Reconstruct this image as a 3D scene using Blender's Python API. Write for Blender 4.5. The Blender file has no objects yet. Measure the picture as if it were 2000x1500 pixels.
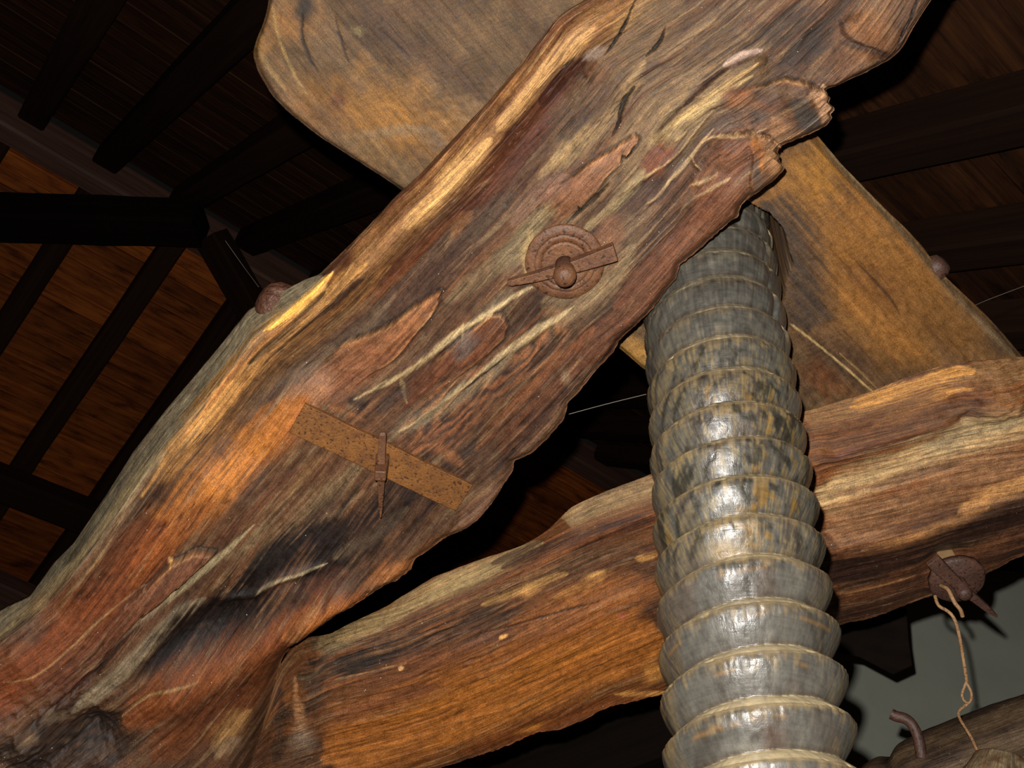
import bpy, bmesh, math, random
import numpy as np
from mathutils import Matrix, Vector

sc = bpy.context.scene
COLL = sc.collection
random.seed(4)

# ------------------------------------------------------------------ camera
# A hand-held camera 1.4 m above the floor, looking up 40 degrees, rolled 4 degrees.
F = 1945.0
zc = np.array([160.0, 2284.0, -F]); zc /= np.linalg.norm(zc)
fw = np.array([0, 0, -1.0])
yc = fw - zc * (fw @ zc); yc /= np.linalg.norm(yc)
xc = np.cross(yc, zc)
M = np.array([xc, yc, zc])
CAM = np.array([0.0, 0.0, 1.4])
cam_d = bpy.data.cameras.new('camera'); cam = bpy.data.objects.new('camera', cam_d); COLL.objects.link(cam)
cam_d.sensor_width = 36.0; cam_d.lens = F * 36.0 / 2000.0
cam_d.clip_start = 0.02
mw = Matrix([[M[i][0], M[i][1], M[i][2], CAM[i]] for i in range(3)] + [[0, 0, 0, 1]])
cam.matrix_world = mw
sc.camera = cam
# ------------------------------------------------------------------ light
wd = bpy.data.worlds.new('world'); sc.world = wd; wd.use_nodes = True
wd.node_tree.nodes['Background'].inputs[0].default_value = (1.0, 0.9, 0.8, 1)
wd.node_tree.nodes['Background'].inputs[1].default_value = 0.004
fl = bpy.data.lights.new('camera_flash', 'POINT'); fl.energy = 240.0; fl.shadow_soft_size = 0.012
fl.color = (1.0, 0.96, 0.90)
flo = bpy.data.objects.new('camera_flash', fl); COLL.objects.link(flo)
flo.location = Vector(CAM + M @ np.array([-0.040, 0.085, 0.0]))
sc.view_settings.view_transform = 'Standard'; sc.view_settings.look = 'None'
sc.view_settings.gamma = 1.0; sc.view_settings.use_curve_mapping = False
sc.view_settings.exposure = 0.0

# ------------------------------------------------------------------ maths helpers
def unit(v):
    v = np.asarray(v, float); return v / np.linalg.norm(v)
def ray(x, y): return M @ np.array([x - 1000.0, 750.0 - y, -F])
def rays(px, py):
    d = np.stack([px - 1000.0, 750.0 - py, np.full_like(px, -F)], -1); return d @ M.T
def at_z(x, y, z):
    d = ray(x, y); return CAM + d * ((z - CAM[2]) / d[2])
def at_dist(x, y, t): return CAM + unit(ray(x, y)) * t
def proj(p):
    q = (np.asarray(p) - CAM) @ M
    return np.stack([1000 + F * q[..., 0] / -q[..., 2], 750 - F * q[..., 1] / -q[..., 2]], -1)
# plane of the forked beam's underside (it slopes down away from the camera)
D0 = unit(ray(1102, 508)); dn_ = unit(ray(1102, 560)); dn_ = unit(dn_ - D0 * (dn_ @ D0))
NRM = math.cos(math.radians(21)) * (-D0) + math.sin(math.radians(21)) * dn_
P0 = CAM + D0 * 2.0
def sag(px, py):
    w = np.clip(((1000 - px) + (py - 700)) / 1700.0, 0, 1.6)
    return -0.36 * w * w
def on_plane(px, py, h):
    """points of the beam plane, h metres above it"""
    r = rays(np.asarray(px, float), np.asarray(py, float))
    k = ((P0 - CAM) @ NRM - h) / (r @ NRM)
    return CAM + r * k[..., None]
def lin(c):
    c = np.asarray(c, float) / 255.0
    return np.where(c <= 0.04045, c / 12.92, ((c + 0.055) / 1.055) ** 2.4)
def sstep(a, b, x):
    t = np.clip((x - a) / (b - a), 0, 1); return t * t * (3 - 2 * t)

def _hash(ix, iy, seed):
    h = (ix.astype(np.uint32) * np.uint32(374761393) + iy.astype(np.uint32) * np.uint32(668265263)
         + np.uint32((seed * 362437) & 0xffffffff))
    h = (h ^ (h >> np.uint32(13))) * np.uint32(1274126177)
    h = (h ^ (h >> np.uint32(16))) * np.uint32(2246822519)
    h = h ^ (h >> np.uint32(15))
    return h.astype(np.float64) / 4294967295.0
def vnoise(x, y, seed=0):
    x = np.asarray(x, float); y = np.asarray(y, float)
    fx = np.floor(x); fy = np.floor(y); tx = x - fx; ty = y - fy
    ix = fx.astype(np.int64) & 0xffffffff; iy = fy.astype(np.int64) & 0xffffffff
    ix1 = (ix + 1) & 0xffffffff; iy1 = (iy + 1) & 0xffffffff
    tx = tx * tx * (3 - 2 * tx); ty = ty * ty * (3 - 2 * ty)
    a = _hash(ix, iy, seed); b = _hash(ix1, iy, seed); c = _hash(ix, iy1, seed); d = _hash(ix1, iy1, seed)
    return (a + (b - a) * tx + (c - a) * ty + (a - b - c + d) * tx * ty) * 2 - 1
def fbm(x, y, seed=0, oct=4, gain=0.5):
    s = 0; a = 1.0; t = 0
    for i in range(oct):
        s = s + a * vnoise(x * 2 ** i + 17.3 * i, y * 2 ** i + 5.1 * i, seed + i); t += a; a *= gain
    return s / t
np.seterr(over='ignore')

def arclen(p):
    d = np.r_[0, np.cumsum(np.hypot(*np.diff(p, axis=0).T))]; return d
def resample(poly, brk_pts, brk_t, t):
    """polyline sampled at t; brk_pts (existing vertices) are met at brk_t"""
    p = np.asarray(poly, float); L = arclen(p)
    ks = [L[int(np.argmin(np.hypot(p[:, 0] - b[0], p[:, 1] - b[1])))] for b in brk_pts]
    l = np.interp(t, brk_t, ks)
    return np.stack([np.interp(l, L, p[:, 0]), np.interp(l, L, p[:, 1])], -1)
def smooth1(a, k):
    if k < 1: return a
    w = np.ones(2 * k + 1) / (2 * k + 1)
    return np.stack([np.convolve(np.pad(a[:, i], k, mode='edge'), w, 'valid') for i in range(a.shape[1])], -1)

# ------------------------------------------------------------------ scene helpers
def tag(o, label, cat, group=None):
    o['label'] = label; o['category'] = cat
    if group: o['group'] = group
    return o
def struct(o): o['kind'] = 'structure'; return o
def empty(name, loc=(0, 0, 0), mat=None):
    o = bpy.data.objects.new(name, None); COLL.objects.link(o)
    o.empty_display_size = 0.05
    if mat is not None: o.matrix_world = mat
    else: o.location = Vector(loc)
    return o
def mesh_obj(name, verts, faces, mat, parent=None, smooth=True):
    me = bpy.data.meshes.new(name); me.from_pydata([tuple(v) for v in verts], [], faces)
    if smooth: me.polygons.foreach_set('use_smooth', [True] * len(me.polygons))
    me.materials.append(mat); me.update()
    o = bpy.data.objects.new(name, me); COLL.objects.link(o)
    if parent: o.parent = parent
    return o
def bm_obj(name, bm, mat, parent=None, smooth=False, bevel=0.0):
    bmesh.ops.recalc_face_normals(bm, faces=bm.faces)
    me = bpy.data.meshes.new(name); bm.to_mesh(me); bm.free()
    if smooth: me.polygons.foreach_set('use_smooth', [True] * len(me.polygons))
    me.materials.append(mat)
    o = bpy.data.objects.new(name, me); COLL.objects.link(o)
    if parent: o.parent = parent
    if bevel:
        b = o.modifiers.new('bevel', 'BEVEL'); b.width = bevel; b.segments = 2; b.limit_method = 'ANGLE'
    return o
def grid_mesh(name, P, mat, parent=None, closed=True, caps=True, col=None, grain=None, flip=False):
    """P: (ns, nc, 3) rings; closed around nc"""
    ns, nc, _ = P.shape
    idx = np.arange(ns * nc).reshape(ns, nc)
    if closed: i2 = np.concatenate([idx, idx[:, :1]], 1)
    else: i2 = idx
    q = np.stack([i2[:-1, :-1], i2[1:, :-1], i2[1:, 1:], i2[:-1, 1:]], -1).reshape(-1, 4)
    if flip: q = q[:, ::-1]
    V = P.reshape(-1, 3)
    ncap = 0; tri = np.zeros((0, 3), int)
    if caps and closed:
        V = np.vstack([V, P[0].mean(0), P[-1].mean(0)]); c0, c1 = ns * nc, ns * nc + 1
        a = i2[0]; b = i2[-1]
        t0 = np.stack([np.full(nc, c0), a[:-1], a[1:]], -1); t1 = np.stack([np.full(nc, c1), b[1:], b[:-1]], -1)
        tri = np.vstack([t0, t1])
        if flip: tri = tri[:, ::-1]
        ncap = 2
    me = bpy.data.meshes.new(name)
    me.vertices.add(len(V)); me.vertices.foreach_set('co', V.astype(np.float32).ravel())
    nl = q.size + tri.size
    me.loops.add(nl); me.loops.foreach_set('vertex_index', np.r_[q.ravel(), tri.ravel()].astype(np.int32))
    nf = len(q) + len(tri)
    me.polygons.add(nf)
    st = np.r_[np.arange(len(q)) * 4, q.size + np.arange(len(tri)) * 3].astype(np.int32)
    me.polygons.foreach_set('loop_start', st)
    me.update(calc_edges=True)
    me.polygons.foreach_set('use_smooth', [True] * nf)
    if col is not None:
        c = np.ones((len(V), 4), np.float32); c[:ns * nc, :3] = col.reshape(-1, 3)
        if ncap: c[-2:, :3] = col.reshape(-1, 3).mean(0)
        at = me.color_attributes.new('tint', 'FLOAT_COLOR', 'POINT'); at.data.foreach_set('color', c.ravel())
    if grain is not None:
        g = np.zeros((len(V), 3), np.float32); g[:ns * nc] = grain.reshape(-1, 3)
        at = me.attributes.new('grain', 'FLOAT_VECTOR', 'POINT'); at.data.foreach_set('vector', g.ravel())
    me.materials.append(mat); me.validate()
    o = bpy.data.objects.new(name, me); COLL.objects.link(o)
    if parent: o.parent = parent
    return o

# ------------------------------------------------------------------ materials
class NT:
    def __init__(s, name):
        s.m = bpy.data.materials.new(name); s.m.use_nodes = True; s.t = s.m.node_tree
        s.b = s.t.nodes['Principled BSDF']
    def n(s, typ, **k):
        x = s.t.nodes.new(typ)
        for a, v in k.items(): setattr(x, a, v)
        return x
    def l(s, a, b): s.t.links.new(a, b)
    def noise(s, vec, scale, detail=4, rough=0.55, mapscale=None, dist=0.0):
        if mapscale is not None:
            mp = s.n('ShaderNodeMapping'); mp.inputs['Scale'].default_value = mapscale; s.l(vec, mp.inputs['Vector']); vec = mp.outputs[0]
        x = s.n('ShaderNodeTexNoise'); x.inputs['Scale'].default_value = scale; x.inputs['Detail'].default_value = detail
        x.inputs['Roughness'].default_value = rough; x.inputs['Distortion'].default_value = dist; s.l(vec, x.inputs['Vector'])
        return x.outputs['Fac']
    def ramp(s, fac, stops, interp='LINEAR'):
        r = s.n('ShaderNodeValToRGB'); r.color_ramp.interpolation = interp
        e = r.color_ramp.elements
        while len(e) < len(stops): e.new(0.5)
        for i, (p, c) in enumerate(stops):
            e[i].position = p; e[i].color = (*c, 1) if len(c) == 3 else c
        s.l(fac, r.inputs[0]); return r.outputs[0]
    def mix(s, mode, fac, a, b):
        x = s.n('ShaderNodeMix', data_type='RGBA', blend_type=mode)
        for sock, v in ((x.inputs[0], fac), (x.inputs[6], a), (x.inputs[7], b)):
            if isinstance(v, (int, float)): sock.default_value = v
            elif isinstance(v, tuple): sock.default_value = (*v, 1) if len(v) == 3 else v
            else: s.l(v, sock)
        return x.outputs[2]
    def maprange(s, v, a, b, c, d):
        x = s.n('ShaderNodeMapRange'); x.inputs[1].default_value = a; x.inputs[2].default_value = b
        x.inputs[3].default_value = c; x.inputs[4].default_value = d; s.l(v, x.inputs[0]); return x.outputs[0]
    def bump(s, h, strength, dist, prev=None):
        x = s.n('ShaderNodeBump'); x.inputs['Strength'].default_value = strength; x.inputs['Distance'].default_value = dist
        s.l(h, x.inputs['Height'])
        if prev is not None: s.l(prev, x.inputs['Normal'])
        return x.outputs[0]

def mat_tinted_wood(name, fine=1.0, rough=(0.42, 0.72), speck=True, streak=(9, 120, 1), spec=0.4):
    m = NT(name)
    a = m.n('ShaderNodeAttribute', attribute_name='tint'); g = m.n('ShaderNodeAttribute', attribute_name='grain')
    vec = g.outputs['Vector']
    n1 = m.noise(vec, 1.0, 5, 0.6, streak, 0.3)
    n2 = m.noise(vec, 1.0, 3, 0.6, (34, 480, 1))
    n3 = m.noise(vec, 55.0, 5, 0.7)
    n4 = m.noise(vec, 330.0, 3, 0.7)
    f1 = m.ramp(n1, [(0.28, (0.45, 0.42, 0.42)), (0.5, (1, 1, 1)), (0.72, (1.5, 1.48, 1.4))])
    f2 = m.ramp(n2, [(0.3, (0.55, 0.5, 0.48)), (0.5, (1, 1, 1)), (0.75, (1.25, 1.25, 1.22))])
    f3 = m.ramp(n3, [(0.3, (0.58, 0.56, 0.56)), (0.5, (1, 1, 1)), (0.72, (1.4, 1.38, 1.33))])
    c = m.mix('MULTIPLY', 0.85 * fine, a.outputs['Color'], f1)
    c = m.mix('MULTIPLY', 0.75 * fine, c, f2)
    c = m.mix('MULTIPLY', 0.9, c, f3)
    c = m.mix('MULTIPLY', 0.9, c, m.ramp(n4, [(0.3, (0.5, 0.48, 0.46)), (0.5, (1, 1, 1)), (0.72, (1.55, 1.5, 1.4))]))
    if speck:
        v = m.n('ShaderNodeTexVoronoi'); v.inputs['Scale'].default_value = 75.0; m.l(vec, v.inputs['Vector'])
        sp = m.maprange(v.outputs['Distance'], 0.05, 0.09, 1, 0)
        gate = m.noise(vec, 26.0, 2); gate = m.maprange(gate, 0.55, 0.62, 0, 0.9)
        mm = m.n('ShaderNodeMath', operation='MULTIPLY'); m.l(sp, mm.inputs[0]); m.l(gate, mm.inputs[1])
        c = m.mix('MIX', mm.outputs[0], c, (0.75, 0.68, 0.55))
    m.l(c, m.b.inputs['Base Color'])
    r = m.maprange(n3, 0.3, 0.7, rough[0], rough[1]); m.l(r, m.b.inputs['Roughness'])
    m.b.inputs['Specular IOR Level'].default_value = spec
    b = m.bump(n1, 0.55, 0.006); b = m.bump(n2, 0.45, 0.0025, b); b = m.bump(n3, 0.4, 0.003, b); b = m.bump(n4, 0.4, 0.0012, b)
    m.l(b, m.b.inputs['Normal'])
    return m.m

def mat_rust(name, c1=(0.115, 0.046, 0.022), c2=(0.215, 0.095, 0.040), pit=(0.035, 0.015, 0.010), scale=60.0, rough=0.55):
    m = NT(name); tc = m.n('ShaderNodeTexCoord'); vec = tc.outputs['Object']
    n1 = m.noise(vec, scale * 0.5, 5, 0.6); n2 = m.noise(vec, scale * 6, 3, 0.6); n3 = m.noise(vec, scale * 2.2, 2, 0.5)
    c = m.ramp(n1, [(0.32, c1), (0.68, c2)])
    p = m.ramp(n3, [(0.33, pit), (0.42, (1, 1, 1))]); c = m.mix('MULTIPLY', 0.75, c, p)
    f = m.ramp(n2, [(0.3, (0.6, 0.6, 0.6)), (0.7, (1.35, 1.3, 1.25))]); c = m.mix('MULTIPLY', 0.8, c, f)
    m.l(c, m.b.inputs['Base Color']); m.b.inputs['Roughness'].default_value = rough
    m.b.inputs['Specular IOR Level'].default_value = 0.55
    b = m.bump(n3, 0.5, 0.003); b = m.bump(n2, 0.5, 0.0012, b); m.l(b, m.b.inputs['Normal'])
    return m.m

def mat_roof(name, c1, c2, knots=True, rough=0.7, ax=(0.9, 22, 22), spec=0.3):
    """boards or timbers, object space, grain along local X"""
    m = NT(name); tc = m.n('ShaderNodeTexCoord'); oi = m.n('ShaderNodeObjectInfo')
    ad = m.n('ShaderNodeVectorMath', operation='ADD'); m.l(tc.outputs['Object'], ad.inputs[0])
    cb = m.n('ShaderNodeCombineXYZ'); mu = m.n('ShaderNodeMath', operation='MULTIPLY'); mu.inputs[1].default_value = 37.0
    m.l(oi.outputs['Random'], mu.inputs[0]); m.l(mu.outputs[0], cb.inputs[0]); m.l(mu.outputs[0], cb.inputs[1]); m.l(cb.outputs[0], ad.inputs[1])
    vec = ad.outputs[0]
    n1 = m.noise(vec, 1.0, 5, 0.6, ax, 0.4)
    c = m.ramp(n1, [(0.3, c1), (0.7, c2)])
    if knots:
        n2 = m.noise(vec, 1.0, 4, 0.65, (3.2, 11, 11)); k = m.ramp(n2, [(0.30, (0.12, 0.08, 0.06)), (0.46, (0.8, 0.8, 0.8)), (0.6, (1.1, 1.1, 1.1))])
        c = m.mix('MULTIPLY', 0.85, c, k)
    v = m.maprange(oi.outputs['Random'], 0, 1, 0.6, 1.15); hv = m.n('ShaderNodeHueSaturation'); m.l(v, hv.inputs['Value']); m.l(c, hv.inputs['Color'])
    m.l(hv.outputs[0], m.b.inputs['Base Color']); m.b.inputs['Roughness'].default_value = rough
    m.b.inputs['Specular IOR Level'].default_value = spec
    m.l(m.bump(n1, 0.4, 0.01), m.b.inputs['Normal'])
    return m.m
def mat_plain(name, c1, c2, scale=6.0, rough=0.8, bump=0.3, bd=0.01, spec=0.3):
    m = NT(name); tc = m.n('ShaderNodeTexCoord'); n1 = m.noise(tc.outputs['Object'], scale, 6, 0.6)
    m.l(m.ramp(n1, [(0.3, c1), (0.7, c2)]), m.b.inputs['Base Color']); m.b.inputs['Roughness'].default_value = rough
    m.b.inputs['Specular IOR Level'].default_value = spec
    m.l(m.bump(n1, bump, bd), m.b.inputs['Normal'])
    return m.m

M_BEAM = mat_tinted_wood('weathered_beam_wood')
M_BLOCK = mat_tinted_wood('sawn_block_wood', fine=0.6, rough=(0.5, 0.75), streak=(3, 60, 1), speck=False)
M_RUST = mat_rust('rusty_iron')
M_RUST2 = mat_rust('pitted_rust_plate', (0.16, 0.060, 0.014), (0.29, 0.115, 0.022), (0.035, 0.016, 0.01), 70.0, 0.6)
M_DARKIRON = mat_rust('dark_iron', (0.06, 0.03, 0.022), (0.13, 0.06, 0.04))
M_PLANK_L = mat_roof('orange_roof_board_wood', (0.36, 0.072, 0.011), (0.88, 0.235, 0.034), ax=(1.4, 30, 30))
M_PLANK_N = mat_roof('dark_brown_roof_board_wood', (0.045, 0.017, 0.007), (0.16, 0.054, 0.017), ax=(1.4, 30, 30))  # near slope: boards of a darker brown than the left slope
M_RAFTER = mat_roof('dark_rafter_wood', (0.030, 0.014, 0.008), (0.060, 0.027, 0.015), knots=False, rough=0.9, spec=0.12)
M_RIDGE = mat_roof('ridge_wood', (0.17, 0.085, 0.06), (0.34, 0.175, 0.13), knots=False, rough=0.5)
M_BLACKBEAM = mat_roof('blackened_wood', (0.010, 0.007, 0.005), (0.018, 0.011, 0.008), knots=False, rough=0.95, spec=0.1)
M_WALL = mat_plain('grey_plaster', (0.40, 0.42, 0.35), (0.47, 0.49, 0.41), 3.0, 0.9, 0.15)
M_FLOOR = mat_plain('earth_floor', (0.12, 0.10, 0.08), (0.18, 0.15, 0.12), 4.0, 0.95)

# ================================================================== THE SETTING
fm = bmesh.new()
for x, y in ((-12, -6), (12, -6), (12, 14), (-12, 14)): fm.verts.new((x, y, 0))
fm.faces.new(fm.verts); bmesh.ops.solidify(fm, geom=fm.faces[:], thickness=0.1)
struct(bm_obj('floor', fm, M_FLOOR))

ZR = 8.0
RA = at_z(0, 195, ZR); RB = at_z(620, 565, ZR)
U = unit(RB - RA)                                   # along the ridge
AZ = np.array([-U[1], U[0], 0.0])                   # horizontally across, away from camera
def slope_dir(e, s): return np.array([AZ[0] * s * math.cos(e), AZ[1] * s * math.cos(e), -math.sin(e)])
DL = slope_dir(math.radians(27), 1.0); DN = slope_dir(math.radians(30.5), -1.0)
NL = unit(np.cross(U, DL)); NL = NL if NL[2] > 0 else -NL
NN = unit(np.cross(U, DN)); NN = NN if NN[2] > 0 else -NN
def basis_matrix(o, x, y, z):
    return Matrix([[x[i], y[i], z[i], o[i]] for i in range(3)] + [[0, 0, 0, 1]])
def box_mesh(name, lx, ly, lz, mat, jitter=0.0):
    bm = bmesh.new(); bmesh.ops.create_cube(bm, size=1.0)
    for v in bm.verts: v.co = Vector((v.co.x * lx, v.co.y * ly, v.co.z * lz))
    me = bpy.data.meshes.new(name); bm.to_mesh(me); bm.free(); me.materials.append(mat); return me
RIDGE0 = RA
A0, A1 = -4.5, 12.5                                  # extent along the ridge
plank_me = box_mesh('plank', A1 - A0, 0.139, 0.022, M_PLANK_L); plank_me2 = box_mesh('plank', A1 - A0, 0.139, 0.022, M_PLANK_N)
def roof_planks(parent_name, d, nrm, count, me, w=0.146):
    root = struct(empty(parent_name, RIDGE0))
    for k in range(count):
        c = RIDGE0 + U * ((A0 + A1) / 2 + random.uniform(-0.3, 0.3)) + d * (0.06 + (k + 0.5) * w) + nrm * (0.10 + random.uniform(-0.004, 0.004))
        o = bpy.data.objects.new('plank', me); COLL.objects.link(o)
        o.parent = root
        o.matrix_world = basis_matrix(c, U, unit(np.cross(nrm, U)), nrm)
        o.matrix_parent_inverse = Matrix.Translation(Vector(RIDGE0)).inverted()
    return root
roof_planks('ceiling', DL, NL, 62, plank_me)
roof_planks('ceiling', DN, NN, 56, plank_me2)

def plane_hit(px, py, P, n):
    r = ray(px, py); return CAM + r * (((P - CAM) @ n) / (r @ n))
def timber(name, a, b, w, h, mat, up=(0, 0, 1), parent=None):
    """squared timber from a to b, w wide, h deep, slightly uneven"""
    a = np.asarray(a, float); b = np.asarray(b, float); L = np.linalg.norm(b - a); x = (b - a) / L
    z = np.asarray(up, float); z = unit(z - x * (z @ x)); y = np.cross(z, x)
    n = max(6, int(L / 0.25)); rng = np.random.default_rng(len(name) * 31 + int(L * 100))
    prof = [(-.5, -.42), (-.42, -.5), (.42, -.5), (.5, -.42), (.5, .5), (-.5, .5)]
    P = np.zeros((n + 1, 6, 3)); j = np.cumsum(rng.normal(0, 0.0016, (n + 1, 2)), 0); s = 1 + rng.normal(0, 0.012, (n + 1, 1))
    for i in range(n + 1):
        for k, (py, pz) in enumerate(prof): P[i, k] = (L * i / n - L / 2, (py * w) * s[i, 0] + j[i, 0], pz * h * s[i, 0] + j[i, 1])
    o = grid_mesh(name, P, mat, parent)
    o.matrix_world = basis_matrix((a + b) / 2, x, y, z)
    o.data.polygons.foreach_set('use_smooth', [False] * len(o.data.polygons))
    return o
RAFTW, RAFTH = 0.19, 0.18
# rafters of the left slope
names_l = ['half cut off by the photo edge at far left', 'crossed by the black horizontal beam', 'running down from the beam end below the ridge', 'partly behind the grey edge of the big beam']
aL = []
for px, py in ((-40, 400), (120, 466), (345, 466), (465, 596)):
    q = plane_hit(px, py, RIDGE0 + NL * 0.0, NL); aL.append((q - RIDGE0) @ U)
step = (aL[3] - aL[1]) / 2
aL = [aL[1] - step, aL[1], aL[2], aL[3], aL[3] + 4 * step]
print('rafters L', np.round(aL, 2), step)
for i, a in enumerate(aL):
    s = RIDGE0 + U * a - NL * 0.0
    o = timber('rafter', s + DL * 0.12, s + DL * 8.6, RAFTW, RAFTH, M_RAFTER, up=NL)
    if i < 4: tag(o, 'dark square rafter under orange boards, ' + names_l[i], 'rafter', 'rafters of the left roof slope')
    else: tag(o, 'dark rafter seen in the narrow black slit between the two fork arms', 'rafter', 'rafters of the left roof slope')
names_n = ['dark rafter above the ridge, nearest the top left corner', 'dark rafter above the ridge, second from the top left corner', 'dark rafter above the ridge, third from the top left, ending at the block', 'dark rafter above the ridge, lowest, passing behind the edge of the forked beam']
aN = []
for px, py in ((152, 83), (365, 157), (500, 305), (635, 412)):
    q = plane_hit(px, py, RIDGE0, NN); aN.append((q - RIDGE0) @ U)
print('rafters N', np.round(aN, 2))
aN = aN + [aN[-1] + 0.74 * k for k in range(1, 7)]
names_r = ['broad dim rafter crossing the dark roof at the right, uppermost', 'dim rafter at the right edge just beyond the bolt head on the block', 'faint rafter at the right edge above the lower arm', 'faint rafter in the dark gap left of the screw, topmost of three', 'faint rafter in the dark gap left of the screw, middle of three', 'faint rafter in the dark gap left of the screw, lowest of three']
for i, a in enumerate(aN):
    s = RIDGE0 + U * a
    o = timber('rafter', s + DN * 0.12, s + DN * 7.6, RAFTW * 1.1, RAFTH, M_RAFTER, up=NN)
    if i < 4: tag(o, names_n[i], 'rafter', 'rafters of the near roof slope')
    else: tag(o, names_r[i - 4], 'rafter', 'rafters of the near roof slope')
tag(timber('ridge_beam', RIDGE0 + U * A0 - np.array([0, 0, .16]), RIDGE0 + U * A1 - np.array([0, 0, .16]), 0.20, 0.30, M_RIDGE),
    'long reddish brown ridge beam crossing the upper left roof diagonally', 'ridge beam')
J = at_z(392, 437, ZR - 0.52)
tag(timber('tie_beam', J + unit(at_z(-300, 420, ZR - 0.52) - J) * 0.0, at_z(-420, 418, ZR - 0.52), 0.31, 0.28, M_BLACKBEAM),
    'black horizontal tie beam at the left ending under the ridge', 'beam')
tag(timber('brace', at_z(412, 462, ZR - 0.52), at_z(560, 720, ZR - 1.2), 0.24, 0.19, M_RAFTER),
    'short dark brace slanting down right from the end of the black beam', 'brace')
tag(timber('purlin', plane_hit(-200, 865, RIDGE0 - NL * 0.2, NL), plane_hit(420, 1110, RIDGE0 - NL * 0.2, NL), 0.30, 0.2, M_RAFTER, up=NL),
    'dark purlin low at the left edge, upper of two', 'purlin')
tag(timber('purlin', plane_hit(-200, 1060, RIDGE0 - NL * 0.2, NL), plane_hit(300, 1290, RIDGE0 - NL * 0.2, NL), 0.30, 0.2, M_RIDGE, up=NL),
    'brown purlin low at the left edge, lower of two beside the trunk', 'purlin')

# ================================================================== SURFACE SCULPTING
def seg_dist(px, py, poly):
    """distance to a polyline, signed side (+1 = right of travel as seen), fraction along"""
    p = np.asarray(poly, float); L = arclen(p); T = L[-1]
    best = np.full(px.shape, 1e9); side = np.zeros(px.shape); fr = np.zeros(px.shape)
    for i in range(len(p) - 1):
        a = p[i]; d = p[i + 1] - a; l2 = d @ d
        t = np.clip(((px - a[0]) * d[0] + (py - a[1]) * d[1]) / l2, 0, 1)
        dx = px - (a[0] + t * d[0]); dy = py - (a[1] + t * d[1]); q = np.hypot(dx, dy)
        m = q < best
        best = np.where(m, q, best); side = np.where(m, np.sign(d[0] * dy - d[1] * dx), side)
        fr = np.where(m, (L[i] + t * (L[i + 1] - L[i])) / T, fr)
    return best, side, fr
def chaikin(poly, n=2):
    p = np.asarray(poly, float)
    for _ in range(n):
        if len(p) < 3: break
        q = [p[0]]
        for i in range(len(p) - 1):
            q += [p[i] * .75 + p[i + 1] * .25, p[i] * .25 + p[i + 1] * .75]
        q.append(p[-1]); p = np.array(q)
    return p
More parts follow.
